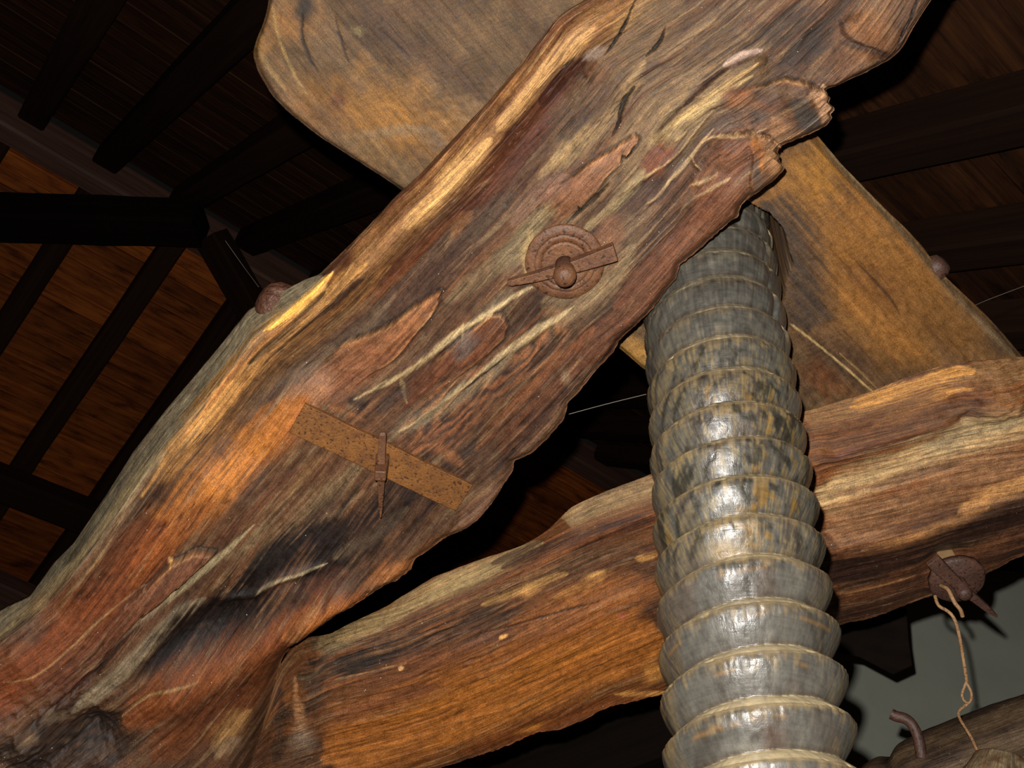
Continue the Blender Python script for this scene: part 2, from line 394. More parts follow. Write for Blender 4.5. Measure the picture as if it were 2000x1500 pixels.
class Surf:
    def __init__(s, PX, PY, S, V, base, seed=0):
        s.PX, s.PY, s.S, s.V = PX, PY, S, V
        s.H = np.zeros(PX.shape); s.C = np.zeros(PX.shape + (3,)) + lin(base); s.seed = seed
        w = 14 * fbm(S / 420, V / 120, seed + 50, 3)
        s.gv = V + w
        s.g1 = fbm(S / 240, s.gv / 9.0, seed, 4, 0.6)
        s.g2 = fbm(S / 420, s.gv / 34.0, seed + 9, 4, 0.55)
        s.g3 = fbm(S / 45, V / 30.0, seed + 19, 4, 0.55)
        s.g0 = fbm(S / 150, s.gv / 3.6, seed + 29, 3, 0.6)
    def sub(s, poly, m):
        p = np.asarray(poly, float); x0, y0 = p.min(0) - m; x1, y1 = p.max(0) + m
        k = (s.PX > x0) & (s.PX < x1) & (s.PY > y0) & (s.PY < y1)
        return k
    def mask(s, poly, w, soft, jit, taper, smooth=True):
        poly = chaikin(poly) if smooth else np.asarray(poly, float)
        k = s.sub(poly, w * 2.2 + 10)
        if not k.any(): return k, None, None, None
        d, sd, fr = seg_dist(s.PX[k], s.PY[k], poly)
        ww = w * (np.clip(np.minimum(fr, 1 - fr) / max(taper, 1e-3), 0, 1) ** 0.6 * 0.85 + 0.15) if taper else w
        e = d / ww + jit * (1.1 * s.g1[k] + 1.1 * s.g0[k] + 0.9 * s.g3[k] + 0.9 * s.g2[k])
        return k, 1 - sstep(1 - soft, 1 + soft * 0.6, e), sd, fr
    def paint(s, poly, w, col, a=1.0, soft=0.7, jit=0.6, taper=0.25):
        k, m, _, _ = s.mask(poly, w, soft, jit, taper)
        if m is None: return
        m = m * a * (1 - 0.55 * min(jit, 1) * sstep(-0.05, 0.4, s.g0[k] + 0.5 * s.g1[k]))
        m = m[:, None]; s.C[k] = s.C[k] * (1 - m) + lin(col) * m
    def blob(s, cx, cy, rx, ry, ang, col, a=1.0, soft=0.8, jit=0.5):
        r = max(rx, ry) * 1.7
        k = (abs(s.PX - cx) < r) & (abs(s.PY - cy) < r)
        if not k.any(): return
        c, n = math.cos(math.radians(ang)), math.sin(math.radians(ang))
        dx, dy = s.PX[k] - cx, s.PY[k] - cy; u = (dx * c + dy * n) / rx; v = (-dx * n + dy * c) / ry
        e = np.hypot(u, v) + jit * (1.1 * s.g1[k] + 1.0 * s.g0[k] + 1.0 * s.g3[k] + 0.9 * s.g2[k])
        m = ((1 - sstep(1 - soft, 1 + soft * 0.5, e)) * a)[:, None]; s.C[k] = s.C[k] * (1 - m) + lin(col) * m
    def ridge(s, poly, w, h, taper=0.2):
        poly = chaikin(poly); k = s.sub(poly, w * 3)
        if not k.any(): return
        d, sd, fr = seg_dist(s.PX[k], s.PY[k], poly)
        tp = np.clip(np.minimum(fr, 1 - fr) / max(taper, 1e-3), 0, 1) if taper else 1
        s.H[k] += h * tp * np.exp(-(d / w) ** 2)
    def bump(s, cx, cy, rx, ry, ang, h):
        c, n = math.cos(math.radians(ang)), math.sin(math.radians(ang))
        dx, dy = s.PX - cx, s.PY - cy; u = (dx * c + dy * n) / rx; v = (-dx * n + dy * c) / ry
        s.H += h * np.exp(-(u * u + v * v))
    def step(s, poly, h, fall, side=1, jit=6.0, taper=0.12, line=None, smooth=True):
        """a lip: the surface on one side of the line is raised by h, fading over fall px"""
        poly = chaikin(poly, 1) if smooth else np.asarray(poly, float); k = s.sub(poly, fall * 1.6 + 15)
        if not k.any(): return
        d, sd, fr = seg_dist(s.PX[k], s.PY[k], poly)
        sdist = d * sd * side + jit * s.g3[k] * 0.7
        tp = np.clip(np.minimum(fr, 1 - fr) / max(taper, 1e-3), 0, 1)
        edge = sstep(-2.5, 2.5, sdist); fade = np.where(sdist > 0, np.exp(-(np.maximum(sdist, 0) / fall) ** 2), 1)
        s.H[k] += h * tp * edge * fade
        if line is not None:
            col, w, a = line
            m = (a * tp * np.exp(-((sdist + w * 0.3) / w) ** 2))[:, None]; s.C[k] = s.C[k] * (1 - m) + lin(col) * m
    def crack(s, poly, w, depth, col=(16, 11, 9), jit=0.5, taper=0.3):
        k, m, _, _ = s.mask(poly, w, 0.5, jit, taper)
        if m is None: return
        s.H[k] -= depth * m; mm = (m * 0.9)[:, None]; s.C[k] = s.C[k] * (1 - mm) + lin(col) * mm
    def flake(s, poly, h, tip, base, col=None, a=0.85, lip=(176, 130, 84), under=(34, 24, 20), jit=3.0):
        """a torn sheet of wood standing proud of the surface, merging into it at its base"""
        p = np.asarray(poly, float); p = np.vstack([p, p[:1]]); k = s.sub(p, 14)
        x, y = s.PX[k], s.PY[k]; d, _, _ = seg_dist(x, y, p)
        ins = np.zeros(x.shape, bool)
        for i in range(len(p) - 1):
            (x0, y0), (x1, y1) = p[i], p[i + 1]
            ins ^= ((y0 > y) != (y1 > y)) & (x < (x1 - x0) * (y - y0) / (y1 - y0 + 1e-9) + x0)
        sd = np.where(ins, d, -d) + jit * (s.g3[k] + s.g0[k])
        t = np.asarray(base, float) - np.asarray(tip, float); f = ((x - tip[0]) * t[0] + (y - tip[1]) * t[1]) / (t @ t)
        fade = 1 - sstep(0.35, 1.0, f)
        m = sstep(-1.5, 2.5, sd); s.H[k] += h * fade * m * (0.75 + 0.25 * sstep(0, 40, sd))
        if col is not None:
            mm = (m * a * np.clip(fade + 0.25, 0, 1) * (1 - 0.4 * sstep(0, 0.45, s.g0[k] + s.g3[k])))[:, None]; s.C[k] = s.C[k] * (1 - mm) + lin(col) * mm
        e = (np.exp(-((sd - 3) / 3.0) ** 2) * fade * (0.38 + 0.5 * s.g3[k]).clip(0, .7))[:, None]; s.C[k] = s.C[k] * (1 - e) + lin(lip) * e
        e = (np.exp(-((sd + 3) / 2.6) ** 2) * fade * 0.75)[:, None]; s.C[k] = s.C[k] * (1 - e) + lin(under) * e  # thin shadow painted dark just outside the flake's outline
    def fibres(s, amt=1.0):
        """fine fibre streaks, hair cracks and dusty hairlines along the grain"""
        s.C *= np.exp(amt * (0.55 * s.g0 + 0.45 * s.g1 + 0.25 * s.g3))[..., None]
        n = fbm(s.S / 330, s.gv / 15, s.seed + 130, 3); l = sstep(0.86, 1.0, 1 - np.abs(n) * 1.6) * sstep(-0.1, 0.3, fbm(s.S / 90, s.gv / 50, s.seed + 140, 3))
        m = (0.5 * amt * l * sstep(0.012, 0.04, s.C[..., 1]))[..., None]; s.C = s.C * (1 - m) + lin((156, 132, 96)) * m; s.H += 0.0022 * l
        n = fbm(s.S / 280, s.gv / 13, s.seed + 150, 3); l = sstep(0.88, 1.0, 1 - np.abs(n) * 1.6) * sstep(-0.05, 0.35, fbm(s.S / 80, s.gv / 40, s.seed + 160, 3))
        m = (0.75 * amt * l)[..., None]; s.C = s.C * (1 - m) + lin((34, 24, 20)) * m; s.H -= 0.003 * l
        lum = (s.C @ np.array([.3, .6, .1]))[..., None]; s.C = s.C * 0.90 + 0.10 * lum * np.array([1.28, 0.98, 0.60]); s.C *= np.array([1.0, 0.965, 0.93]); lum = (s.C @ np.array([.3, .6, .1]))[..., None]; s.C *= (np.maximum(lum, 1e-4) / 0.08) ** 0.18
    def height_at(s, x, y):
        d = (s.PX - x) ** 2 + (s.PY - y) ** 2; i = np.argsort(d.ravel())[:40]; return float(s.H.ravel()[i].mean())
    def flatten(s, x, y, r, val=None):
        d = np.hypot(s.PX - x, s.PY - y); m = 1 - sstep(r * 0.8, r * 1.6, d)
        v = s.height_at(x, y) if val is None else val
        s.H = s.H * (1 - m) + v * m; return v

def build_arm(name, E, O, R, pairsE, pairsO, pairsR, brk, NS, NC, hO, thick, lean, base, seed, nside=16):
    t = np.linspace(0, 1, NS)
    Ep = resample(E, pairsE, brk, t); Op = resample(O, pairsO, brk, t); Rp = resample(R, pairsR, brk, t)
    Ep = smooth1(Ep, 5); Op = smooth1(Op, 3); Rp = smooth1(Rp, 1)
    Rp = Rp + np.array([.6, .75]) * (5 * fbm(t * 34, t * 0 + 3, seed + 5, 5, 0.65) + 0.8 * vnoise(t * 400, t * 0, seed))[:, None]
    v = np.linspace(0, 1, NC); v = 0.5 * v + 0.5 * (0.5 - 0.5 * np.cos(np.pi * v))
    pu = Ep[:, None] * (1 - v)[None, :, None] + Rp[:, None] * v[None, :, None]
    vs = np.linspace(0, 1, nside, endpoint=False)
    ps = Op[:, None] * (1 - vs)[None, :, None] + Ep[:, None] * vs[None, :, None]
    PXY = np.concatenate([ps, pu], 1)
    hs = np.asarray(hO(t))[:, None]
    hh = np.concatenate([hs * (1 - vs)[None] ** 1.2, np.zeros((NS, NC))], 1)
    mid = (Ep + Rp) / 2; S = np.r_[0, np.cumsum(np.hypot(*np.diff(mid, axis=0).T))]
    wd_ = np.hypot(*(Rp - Ep).T); ws = np.hypot(*(Op - Ep).T)
    V = np.concatenate([-(1 - vs)[None] * ws[:, None] * 1.6, v[None] * wd_[:, None]], 1)
    SS = np.repeat(S[:, None], PXY.shape[1], 1)
    sf = Surf(PXY[..., 0], PXY[..., 1], SS, V, base, seed)
    sf.hh = hh; sf.thick = thick; sf.lean = lean; sf.nside = nside; sf.NC = NC; sf.v = v
    sf.vv = np.concatenate([np.full((1, nside), -1.0), v[None]], 1).repeat(NS, 0)
    return sf
def finish_arm(sf, name, mat, parent):
    h = sf.hh + sag(sf.PX, sf.PY)
    P = on_plane(sf.PX, sf.PY, h) + NRM * sf.H[..., None]
    L0 = P[:, 0]; R0 = P[:, -1]
    acr = R0 - L0; wd_ = np.linalg.norm(acr, axis=1, keepdims=True); acr = acr / wd_
    up = -NRM
    rs = []
    kk = np.linspace(0, 1, 9)[1:]
    for k in kk:      # right flank, leaning in
        rs.append(R0 - acr * (sf.lean[1] * k ** 0.8) + up * ((sf.thick) * k) + acr * 0.008 * math.sin(k * 3.1))
    top_l = [L0 + acr * (sf.lean[0] * k ** 0.8) + up * ((sf.thick - sf.hh[:, :1]) * k) for k in kk[::-1]]
    ring = np.concatenate([P, np.stack(rs, 1), np.stack(top_l, 1)], 1)
    ne = ring.shape[1] - P.shape[1]
    col = np.concatenate([sf.C, np.repeat(sf.C[:, -1:], 8, 1), np.repeat(sf.C[:, :1], 8, 1)], 1)
    mpp = 0.00105
    g = np.stack([sf.S * mpp, sf.V * mpp, np.zeros_like(sf.S)], -1)
    gr = np.repeat(g[:, -1:], 8, 1).copy(); gr[..., 1] += kk[None] * 0.2
    gl = np.repeat(g[:, :1], 8, 1).copy(); gl[..., 1] -= kk[::-1][None] * 0.2
    g = np.concatenate([g, gr, gl], 1)
    return grid_mesh(name, ring, mat, parent, col=np.clip(col, 0.004, 0.9), grain=g, flip=True)

# ================================================================== THE FORKED BEAM, near arm and trunk
E1 = [(-520, 1580), (-200, 1400), (0, 1262), (40, 1230), (100, 1180), (170, 1090), (230, 1010), (280, 940), (330, 870), (400, 790), (455, 720), (500, 660), (560, 610), (620, 560), (655, 522), (690, 482), (740, 430), (775, 390), (830, 340), (900, 265), (960, 200), (1020, 130), (1060, 80), (1090, 40), (1118, 20), (1170, -10), (1250, -60), (1400, -200), (1500, -330)]
O1 = [(-540, 1500), (-220, 1325), (0, 1190), (60, 1160), (110, 1090), (150, 1050), (210, 960), (260, 880), (330, 790), (390, 720), (440, 660), (484, 605), (535, 575), (600, 542), (625, 532), (684, 476), (734, 425), (770, 385), (825, 335), (895, 260), (955, 195), (1015, 125), (1055, 75), (1085, 35), (1113, 15), (1165, -15), (1245, -65), (1395, -205), (1495, -335)]
R1 = [(200, 1950), (420, 1680), (490, 1500), (505, 1460), (525, 1390), (535, 1330), (560, 1290), (610, 1250), (660, 1200), (710, 1175), (770, 1150), (800, 1128), (807, 1108), (850, 1080), (890, 1050), (930, 1020), (960, 985), (1000, 935), (1006, 915), (1040, 900), (1070, 870), (1100, 830), (1108, 800), (1130, 780), (1165, 735), (1200, 700), (1210, 680), (1240, 650), (1270, 620), (1300, 580), (1322, 555), (1330, 528), (1365, 500), (1400, 470), (1446, 428), (1450, 408), (1470, 388), (1500, 368), (1515, 357), (1534, 340), (1537, 328), (1526, 322), (1530, 310), (1520, 302), (1528, 290), (1560, 275), (1590, 262), (1618, 250), (1630, 234), (1624, 226), (1634, 218), (1632, 212), (1618, 202), (1626, 194), (1614, 184), (1618, 176), (1640, 170), (1700, 140), (1740, 124), (1752, 118), (1770, 100), (1800, 50), (1835, 0), (1900, -120), (2000, -280)]
pe = [(-520, 1580), (0, 1262), (230, 1010), (455, 720), (655, 522), (775, 390), (900, 265), (1020, 130), (1118, 20), (1250, -60), (1400, -200), (1500, -330)]
po = [(-540, 1500), (0, 1190), (210, 960), (440, 660), (625, 532), (770, 385), (895, 260), (1015, 125), (1113, 15), (1245, -65), (1395, -205), (1495, -335)]
pr = [(200, 1950), (420, 1680), (560, 1290), (850, 1080), (1040, 900), (1200, 700), (1300, 580), (1400, 470), (1515, 357), (1632, 212), (1752, 118), (2000, -280)]
bk = [0, .13, .28, .44, .555, .64, .71, .78, .84, .915, .955, 1.0]
def hO1(t): return np.interp(t, [0, .4, .52, .58, 1], [.10, .08, .05, .012, .012])
A = build_arm('near_arm', E1, O1, R1, pe, po, pr, bk, 1000, 360, hO1, 0.18, (0.26, 0.10), (94, 64, 44), 3)

def common_grain(s, dark=(52, 34, 27), red=(108, 70, 44), grey=(118, 97, 72)):
    m = sstep(0.02, 0.45, s.g2 + 0.25 * s.g1)[..., None]; s.C = s.C * (1 - 0.6 * m) + lin(red) * 0.6 * m
    m = sstep(0.0, 0.42, -s.g2 + 0.35 * s.g1)[..., None]; s.C = s.C * (1 - 0.7 * m) + lin(dark) * 0.7 * m
    g = fbm(s.S / 300, s.gv / 22, s.seed + 77, 4); m = sstep(0.12, 0.5, g + 0.3 * s.g1)[..., None]
    s.C = s.C * (1 - 0.6 * m) + lin(grey) * 0.6 * m
    s.H += 0.0045 * s.g2 + 0.0018 * s.g1 + 0.001 * s.g3
common_grain(A)

GOLD = (214, 160, 88); TAN = (150, 122, 84); DUST = (146, 128, 94); CREAM = (182, 160, 116); GREY = (140, 131, 108); RED = (98, 44, 22)
ORANGE = (178, 104, 38); BRIGHTO = (196, 122, 42); DARK = (36, 27, 25); BROWN = (108, 66, 42); PURP = (112, 80, 68); RBROWN = (120, 66, 38)

# grey weathered flank, lower left
A.paint([(-300, 1420), (0, 1215), (120, 1110), (240, 950), (360, 790), (470, 650), (560, 590), (640, 540)], 34, GREY, 0.9, 0.5, 0.35, 0.05)
A.paint([(0, 1240), (140, 1110), (260, 945), (330, 860)], 10, CREAM, 0.75, 0.8, 0.5)
A.paint([(100, 1120), (170, 1040), (240, 930)], 12, (84, 88, 72), 0.6, 0.8, 0.9)
# reddish strip along the rim
A.paint([(1120, 30), (1010, 150), (900, 275), (790, 390), (700, 485), (640, 545)], 26, (96, 54, 28), 0.9, 0.6, 0.35, 0.08)
A.paint([(620, 575), (540, 645), (470, 720), (400, 800)], 20, (140, 84, 36), 0.8, 0.7, 0.5)
# golden rim
rim = [(1235, 5), (1140, 55), (1070, 125), (1000, 215), (945, 290), (880, 360), (815, 420), (755, 475), (700, 530)]
A.paint(rim, 44, (150, 106, 62), 0.9, 0.8, 0.6, 0.06)
A.paint([(1160, 50), (1090, 105), (1030, 185), (975, 245)], 24, (200, 154, 94), 0.8, 0.9, 1.0)
A.paint([(960, 265), (900, 330), (840, 395), (790, 435)], 20, (212, 164, 98), 0.75, 0.9, 1.0)
A.paint([(720, 505), (640, 575), (560, 640), (480, 715), (420, 790), (350, 870), (290, 950)], 24, (176, 126, 66), 0.85, 0.9, 0.9, 0.3)
A.paint([(470, 735), (420, 790), (375, 850)], 22, (206, 150, 80), 0.8, 0.9, 1.0)
A.paint([(650, 530), (585, 600), (520, 640)], 10, (240, 186, 88), 0.8, 0.8, 0.5)
A.paint([(640, 560), (560, 640), (490, 700)], 7, (52, 32, 20), 0.8, 0.6, 0.4)
A.ridge(rim + [(620, 590), (540, 655), (460, 735), (380, 825), (300, 930), (220, 1040), (100, 1170)], 42, 0.034, 0.05)
# hollow right of the rim
A.paint([(1165, 110), (1100, 165), (1030, 260), (960, 350), (880, 440), (800, 520), (730, 590)], 34, (92, 42, 22), 0.9, 0.7, 0.5, 0.1)
A.paint([(1150, 108), (1100, 150), (1055, 205)], 20, (70, 30, 20), 0.9, 0.5, 0.3)
A.blob(1160, 103, 26, 12, -25, (140, 122, 112), 0.9, 0.5, 0.3)
A.ridge([(1160, 115), (1080, 190), (1000, 310), (900, 425), (790, 540), (690, 630), (590, 730), (500, 830)], 46, -0.022, 0.1)
A.paint([(900, 420), (800, 540), (700, 610), (600, 680)], 26, (136, 82, 44), 0.6, 0.9, 0.8)
A.paint([(760, 520), (640, 640), (520, 740), (430, 840), (350, 940)], 26, (168, 116, 62), 0.55, 0.9, 0.8)
# grey brown bands further in
A.paint([(1000, 380), (880, 500), (760, 600), (640, 690), (520, 780), (420, 880)], 34, (84, 68, 54), 0.75, 0.8, 0.7)
A.paint([(960, 470), (860, 540), (760, 620)], 26, (76, 46, 34), 0.7, 0.8, 0.7)
A.paint([(922, 418), (900, 440), (880, 470)], 7, (160, 104, 54), 0.45, 0.9, 0.9)
A.paint([(1060, 420), (960, 520), (870, 590)], 20, (140, 118, 88), 0.55, 0.9, 0.8)
A.paint([(1210, 260), (1100, 340), (1010, 430), (930, 520)], 18, (116, 76, 48), 0.6, 0.9, 0.7)
# dusty channel, top
A.paint([(1480, 60), (1390, 150), (1290, 250), (1220, 330)], 62, (128, 104, 74), 0.8, 0.9, 0.6, 0.1)
A.paint([(1400, 170), (1330, 230), (1270, 290)], 40, (146, 124, 88), 0.7, 0.9, 0.5)
A.paint([(1330, 0), (1250, 90), (1190, 170), (1140, 250), (1080, 320)], 50, (116, 92, 64), 0.75, 0.9, 0.7)
A.paint([(1260, 120), (1200, 210), (1120, 280), (1050, 350)], 16, (168, 140, 96), 0.6, 0.9, 0.8)
A.paint([(1200, 60), (1230, 20), (1290, -20)], 28, (150, 116, 70), 0.6)
A.paint([(1560, 40), (1450, 70), (1340, 130)], 34, (96, 72, 52), 0.6, 0.9, 0.8)
A.paint([(1500, 0), (1380, 60), (1290, 120)], 16, (136, 110, 78), 0.6, 0.9, 0.8)
A.paint([(1440, 0), (1400, 40)], 20, (84, 58, 40), 0.6)
# hollow dark knot under the right end
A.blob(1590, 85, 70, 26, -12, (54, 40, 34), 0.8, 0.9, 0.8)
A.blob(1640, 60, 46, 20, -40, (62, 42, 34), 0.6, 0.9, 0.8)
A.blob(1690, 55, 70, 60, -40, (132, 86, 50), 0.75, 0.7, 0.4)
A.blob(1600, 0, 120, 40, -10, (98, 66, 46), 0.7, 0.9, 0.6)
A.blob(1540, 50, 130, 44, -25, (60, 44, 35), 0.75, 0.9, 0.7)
A.blob(1420, 60, 90, 40, -35, (84, 62, 46), 0.6, 0.9, 0.8)
A.blob(1300, 30, 60, 40, -40, (104, 80, 54), 0.5, 0.9, 0.7)
A.blob(1250, 400, 90, 40, -42, (72, 54, 46), 0.55, 0.9, 0.7)
A.blob(1180, 200, 70, 24, -42, (78, 48, 34), 0.6, 0.9, 0.8)
A.blob(1130, 230, 80, 20, -45, (70, 50, 40), 0.6, 0.9, 0.8)
A.paint([(1740, 110), (1690, 95), (1640, 80)], 9, (70, 46, 36), 0.8)
A.paint([(1735, 125), (1660, 150), (1560, 160), (1480, 190)], 22, (116, 92, 72), 0.6, 0.8, 0.7)
A.paint([(1690, 135), (1600, 160), (1520, 165)], 14, (96, 58, 40), 0.6, 0.8, 0.7)
A.crack([(1800, -20), (1778, 40), (1758, 78), (1752, 108)], 3.2, 0.006)
A.step([(1640, 30), (1650, 75), (1700, 92), (1748, 110)], 0.010, 60, -1, 5, 0.1, ((58, 40, 32), 5, 0.7))
A.ridge([(1740, 112), (1620, 150), (1520, 190)], 40, 0.02)
# pink ledge and dark undercut
A.paint([(1490, 98), (1450, 108), (1412, 130)], 8, (176, 150, 138), 0.95, 0.4, 0.3, 0.2)
A.step([(1495, 100), (1450, 118), (1410, 138), (1340, 200), (1270, 270)], 0.014, 45, -1, 4, 0.1, ((66, 44, 34), 5, 0.7))
A.paint([(1405, 138), (1370, 170), (1335, 205)], 9, (74, 48, 38), 0.8)
A.paint([(1480, 120), (1420, 160), (1360, 205), (1300, 250)], 7, (190, 158, 104), 0.7, 0.8, 0.5)
A.paint([(1470, 145), (1400, 190), (1340, 235)], 5, (196, 170, 116), 0.7, 0.8, 0.5)
# torn right hand flaps: facets cut across, cream cracks
A.blob(1440, 190, 34, 22, -25, (128, 70, 36), 0.85, 0.5, 0.4)
A.blob(1420, 235, 46, 26, -20, (98, 80, 72), 0.85, 0.5, 0.4)
A.blob(1475, 235, 40, 34, -10, (110, 76, 56), 0.8, 0.6, 0.4)
A.blob(1500, 200, 32, 12, -10, (120, 66, 30), 0.8, 0.6, 0.4)
A.blob(1480, 228, 20, 20, 0, (70, 62, 58), 0.7, 0.6, 0.3)
A.blob(1512, 195, 44, 16, 15, (84, 60, 46), 0.7, 0.7, 0.4)
A.paint([(1548, 186), (1562, 215), (1590, 250)], 21, (66, 58, 54), 0.95, 0.35, 0.12, 0.05)
A.paint([(1580, 165), (1605, 200), (1618, 240)], 17, (168, 128, 98), 0.9, 0.4, 0.2, 0.05)
A.paint([(1600, 160), (1622, 190), (1632, 212), (1624, 245)], 6, (196, 158, 120), 0.8, 0.5, 0.3, 0.05)
A.paint([(1505, 225), (1530, 265), (1500, 290)], 22, (148, 108, 76), 0.8, 0.6, 0.3)
A.flake([(1640, 216), (1624, 186), (1580, 158), (1530, 152), (1440, 180), (1400, 215), (1390, 250), (1460, 252), (1500, 264), (1528, 292), (1590, 264), (1630, 248)], 0.022, (1640, 225), (1400, 220))
A.flake([(1542, 332), (1524, 318), (1528, 290), (1500, 264), (1465, 256), (1400, 264), (1370, 300), (1350, 360), (1340, 420), (1380, 458), (1450, 428), (1452, 405), (1470, 388), (1515, 360)], 0.020, (1540, 330), (1340, 350))
A.paint([(1480, 265), (1505, 300), (1520, 340)], 24, (150, 108, 72), 0.85, 0.5, 0.25)
A.paint([(1464, 258), (1478, 300), (1482, 330)], 12, (170, 104, 36), 0.8, 0.6, 0.4)
A.paint([(1460, 290), (1475, 330), (1480, 370)], 12, (84, 70, 60), 0.8, 0.5, 0.3)
A.step([(1452, 262), (1466, 300), (1460, 340), (1468, 375), (1450, 405)], 0.008, 40, -1, 9, 0.25)
A.blob(1425, 290, 56, 36, -20, (122, 76, 52), 0.8, 0.6, 0.4)
A.blob(1400, 370, 66, 46, -40, (132, 82, 58), 0.75, 0.7, 0.4)
A.blob(1290, 310, 44, 30, -35, (118, 64, 44), 0.85, 0.5, 0.35)
A.blob(1330, 310, 40, 20, -30, (92, 78, 66), 0.8, 0.6, 0.4)
A.blob(1290, 370, 40, 26, -40, (84, 62, 54), 0.7, 0.7, 0.4)
A.blob(1260, 420, 60, 30, -40, (100, 74, 60), 0.6, 0.8, 0.5)
for pl, w in (([(1390, 215), (1360, 250), (1330, 290), (1310, 310), (1260, 345), (1200, 385)], 4), ([(1395, 250), (1370, 275), (1350, 305), (1330, 330), (1300, 360)], 5),
              ([(1340, 255), (1315, 275)], 4), ([(1500, 245), (1450, 262), (1400, 262), (1375, 275)], 5), ([(1425, 340), (1370, 372), (1335, 400), (1325, 420)], 6),
              ([(1310, 350), (1285, 385), (1260, 400)], 4), ([(1350, 300), (1356, 320), (1370, 330)], 3.5), ([(1400, 330), (1385, 345), (1350, 360)], 7)):
    A.paint(pl, w * 0.6, (176, 148, 108), 0.8, 0.8, 0.7, 0.2); A.ridge(pl, w * 1.4, 0.004, 0.15)
for cx, cy, rx, ry, an, h in ((1430, 290, 50, 26, -30, .012), (1300, 312, 40, 26, -35, .010), (1400, 370, 60, 40, -40, .012), (1430, 190, 40, 22, -20, .010), (1330, 312, 30, 16, -30, -.006), (1560, 215, 40, 50, 10, .008)):
    A.bump(cx, cy, rx, ry, an, h)
A.paint([(1360, 380), (1320, 430), (1270, 490), (1240, 520)], 14, (70, 50, 42), 0.7, 0.7, 0.5)
A.paint([(1390, 410), (1330, 470), (1260, 550), (1200, 600)], 26, (128, 74, 46), 0.7, 0.8, 0.6)
A.paint([(1440, 380), (1430, 420), (1380, 460), (1320, 520), (1290, 560), (1220, 640)], 22, (116, 70, 46), 0.75, 0.7, 0.5, 0.1)
# cracks in the upper part
A.crack([(1245, -10), (1215, 60), (1180, 110)], 3, 0.005)
A.crack([(1300, 50), (1290, 85), (1262, 110)], 3, 0.006)
A.crack([(1240, 170), (1215, 205), (1210, 240), (1195, 268)], 4, 0.008)
# flake A with black split
A.flake([(1030, 410), (1060, 375), (1110, 345), (1165, 308), (1180, 298), (1240, 262), (1248, 268), (1240, 285), (1222, 305), (1215, 300), (1212, 318), (1185, 345), (1165, 372), (1130, 410), (1095, 432), (1050, 432)], 0.020, (1245, 268), (1040, 440), (138, 92, 66))
A.paint([(1110, 345), (1070, 370), (1040, 405), (1000, 440)], 24, (126, 94, 80), 0.7, 0.8, 0.6)
A.crack([(1243, 278), (1224, 308), (1216, 302)], 4, 0.012)
A.crack([(1190, 358), (1150, 400), (1118, 425), (1105, 440)], 5, 0.016)
A.crack([(1128, 400), (1135, 415)], 3, 0.006)
A.paint([(1260, 330), (1180, 420), (1140, 450)], 12, (150, 132, 96), 0.7, 0.8, 0.6)
A.paint([(1290, 400), (1210, 470), (1130, 540), (1060, 600)], 20, (132, 112, 84), 0.65, 0.9, 0.8)
A.paint([(1240, 480), (1180, 560), (1110, 620), (1040, 650)], 18, (146, 126, 92), 0.6, 0.9, 0.9)
# around the washer
A.blob(1050, 430, 60, 24, -40, (132, 116, 84), 0.8, 0.7, 0.4)
A.blob(1000, 500, 46, 26, -45, (126, 112, 84), 0.7, 0.8, 0.5)
A.paint([(1040, 450), (1020, 500), (1030, 540)], 7, (170, 146, 98), 0.7)
A.blob(1190, 460, 30, 40, 10, (132, 88, 62), 0.75, 0.6, 0.3)
A.paint([(1000, 565), (960, 600), (920, 630)], 20, (116, 104, 84), 0.7, 0.8, 0.6)
A.paint([(1180, 560), (1060, 660), (960, 740)], 12, (156, 138, 100), 0.5, 0.9, 0.8)
# flake B
A.flake([(862, 566), (859, 590), (838, 620), (812, 655), (785, 688), (768, 702), (720, 735), (670, 775), (610, 800), (600, 760), (640, 705), (668, 678), (735, 648), (770, 628), (800, 606), (838, 578)], 0.020, (862, 566), (640, 800), (150, 94, 56))
A.paint([(820, 640), (770, 690), (720, 740)], 14, (110, 60, 34), 0.6, 0.8, 0.6)
A.blob(690, 730, 90, 40, -35, (134, 84, 58), 0.75, 0.7, 0.4)
A.paint([(760, 712), (700, 716), (660, 722)], 4, (150, 104, 70), 0.6)
A.blob(650, 640, 40, 16, -40, (120, 92, 60), 0.4)
A.paint([(680, 780), (720, 790), (700, 805)], 13, (52, 36, 34), 0.8, 0.7, 0.5)
A.paint([(640, 790), (680, 805), (712, 818)], 9, (150, 94, 56), 0.75, 0.9, 0.9)
# between: flake C and cream ledges
A.paint([(985, 620), (920, 680), (850, 740), (790, 790)], 34, (100, 58, 40), 0.8, 0.7, 0.5)
A.flake([(960, 612), (985, 616), (994, 638), (986, 662), (955, 690), (900, 735), (850, 765), (790, 800), (800, 745), (850, 702), (905, 655)], 0.013, (994, 638), (800, 780), (116, 68, 44))
A.blob(905, 665, 22, 40, 30, (106, 96, 92), 0.75, 0.6, 0.4)
A.paint([(905, 630), (903, 660)], 4, CREAM, 0.6)
A.paint([(782, 735), (795, 790)], 4, CREAM, 0.5)
A.paint([(770, 790), (740, 800), (800, 760)], 16, (76, 60, 54), 0.6)
for pl, w, a in (([(1040, 560), (1000, 580), (940, 620), (900, 640), (850, 685), (790, 730), (720, 765), (690, 780)], 6, .85),
                 ([(1110, 610), (1060, 640), (1000, 680), (940, 730), (880, 775), (830, 815), (780, 840)], 7, .9),
                 ([(1000, 690), (920, 755), (850, 810), (800, 835)], 12, .6), ([(930, 720), (860, 780), (800, 820), (760, 860)], 22, .5)):
    A.paint(pl, w, (190, 168, 124) if w < 10 else (136, 122, 96), a, 0.7, 0.5, 0.2)
A.ridge([(1110, 610), (1000, 680), (880, 775), (790, 838)], 7, 0.007)
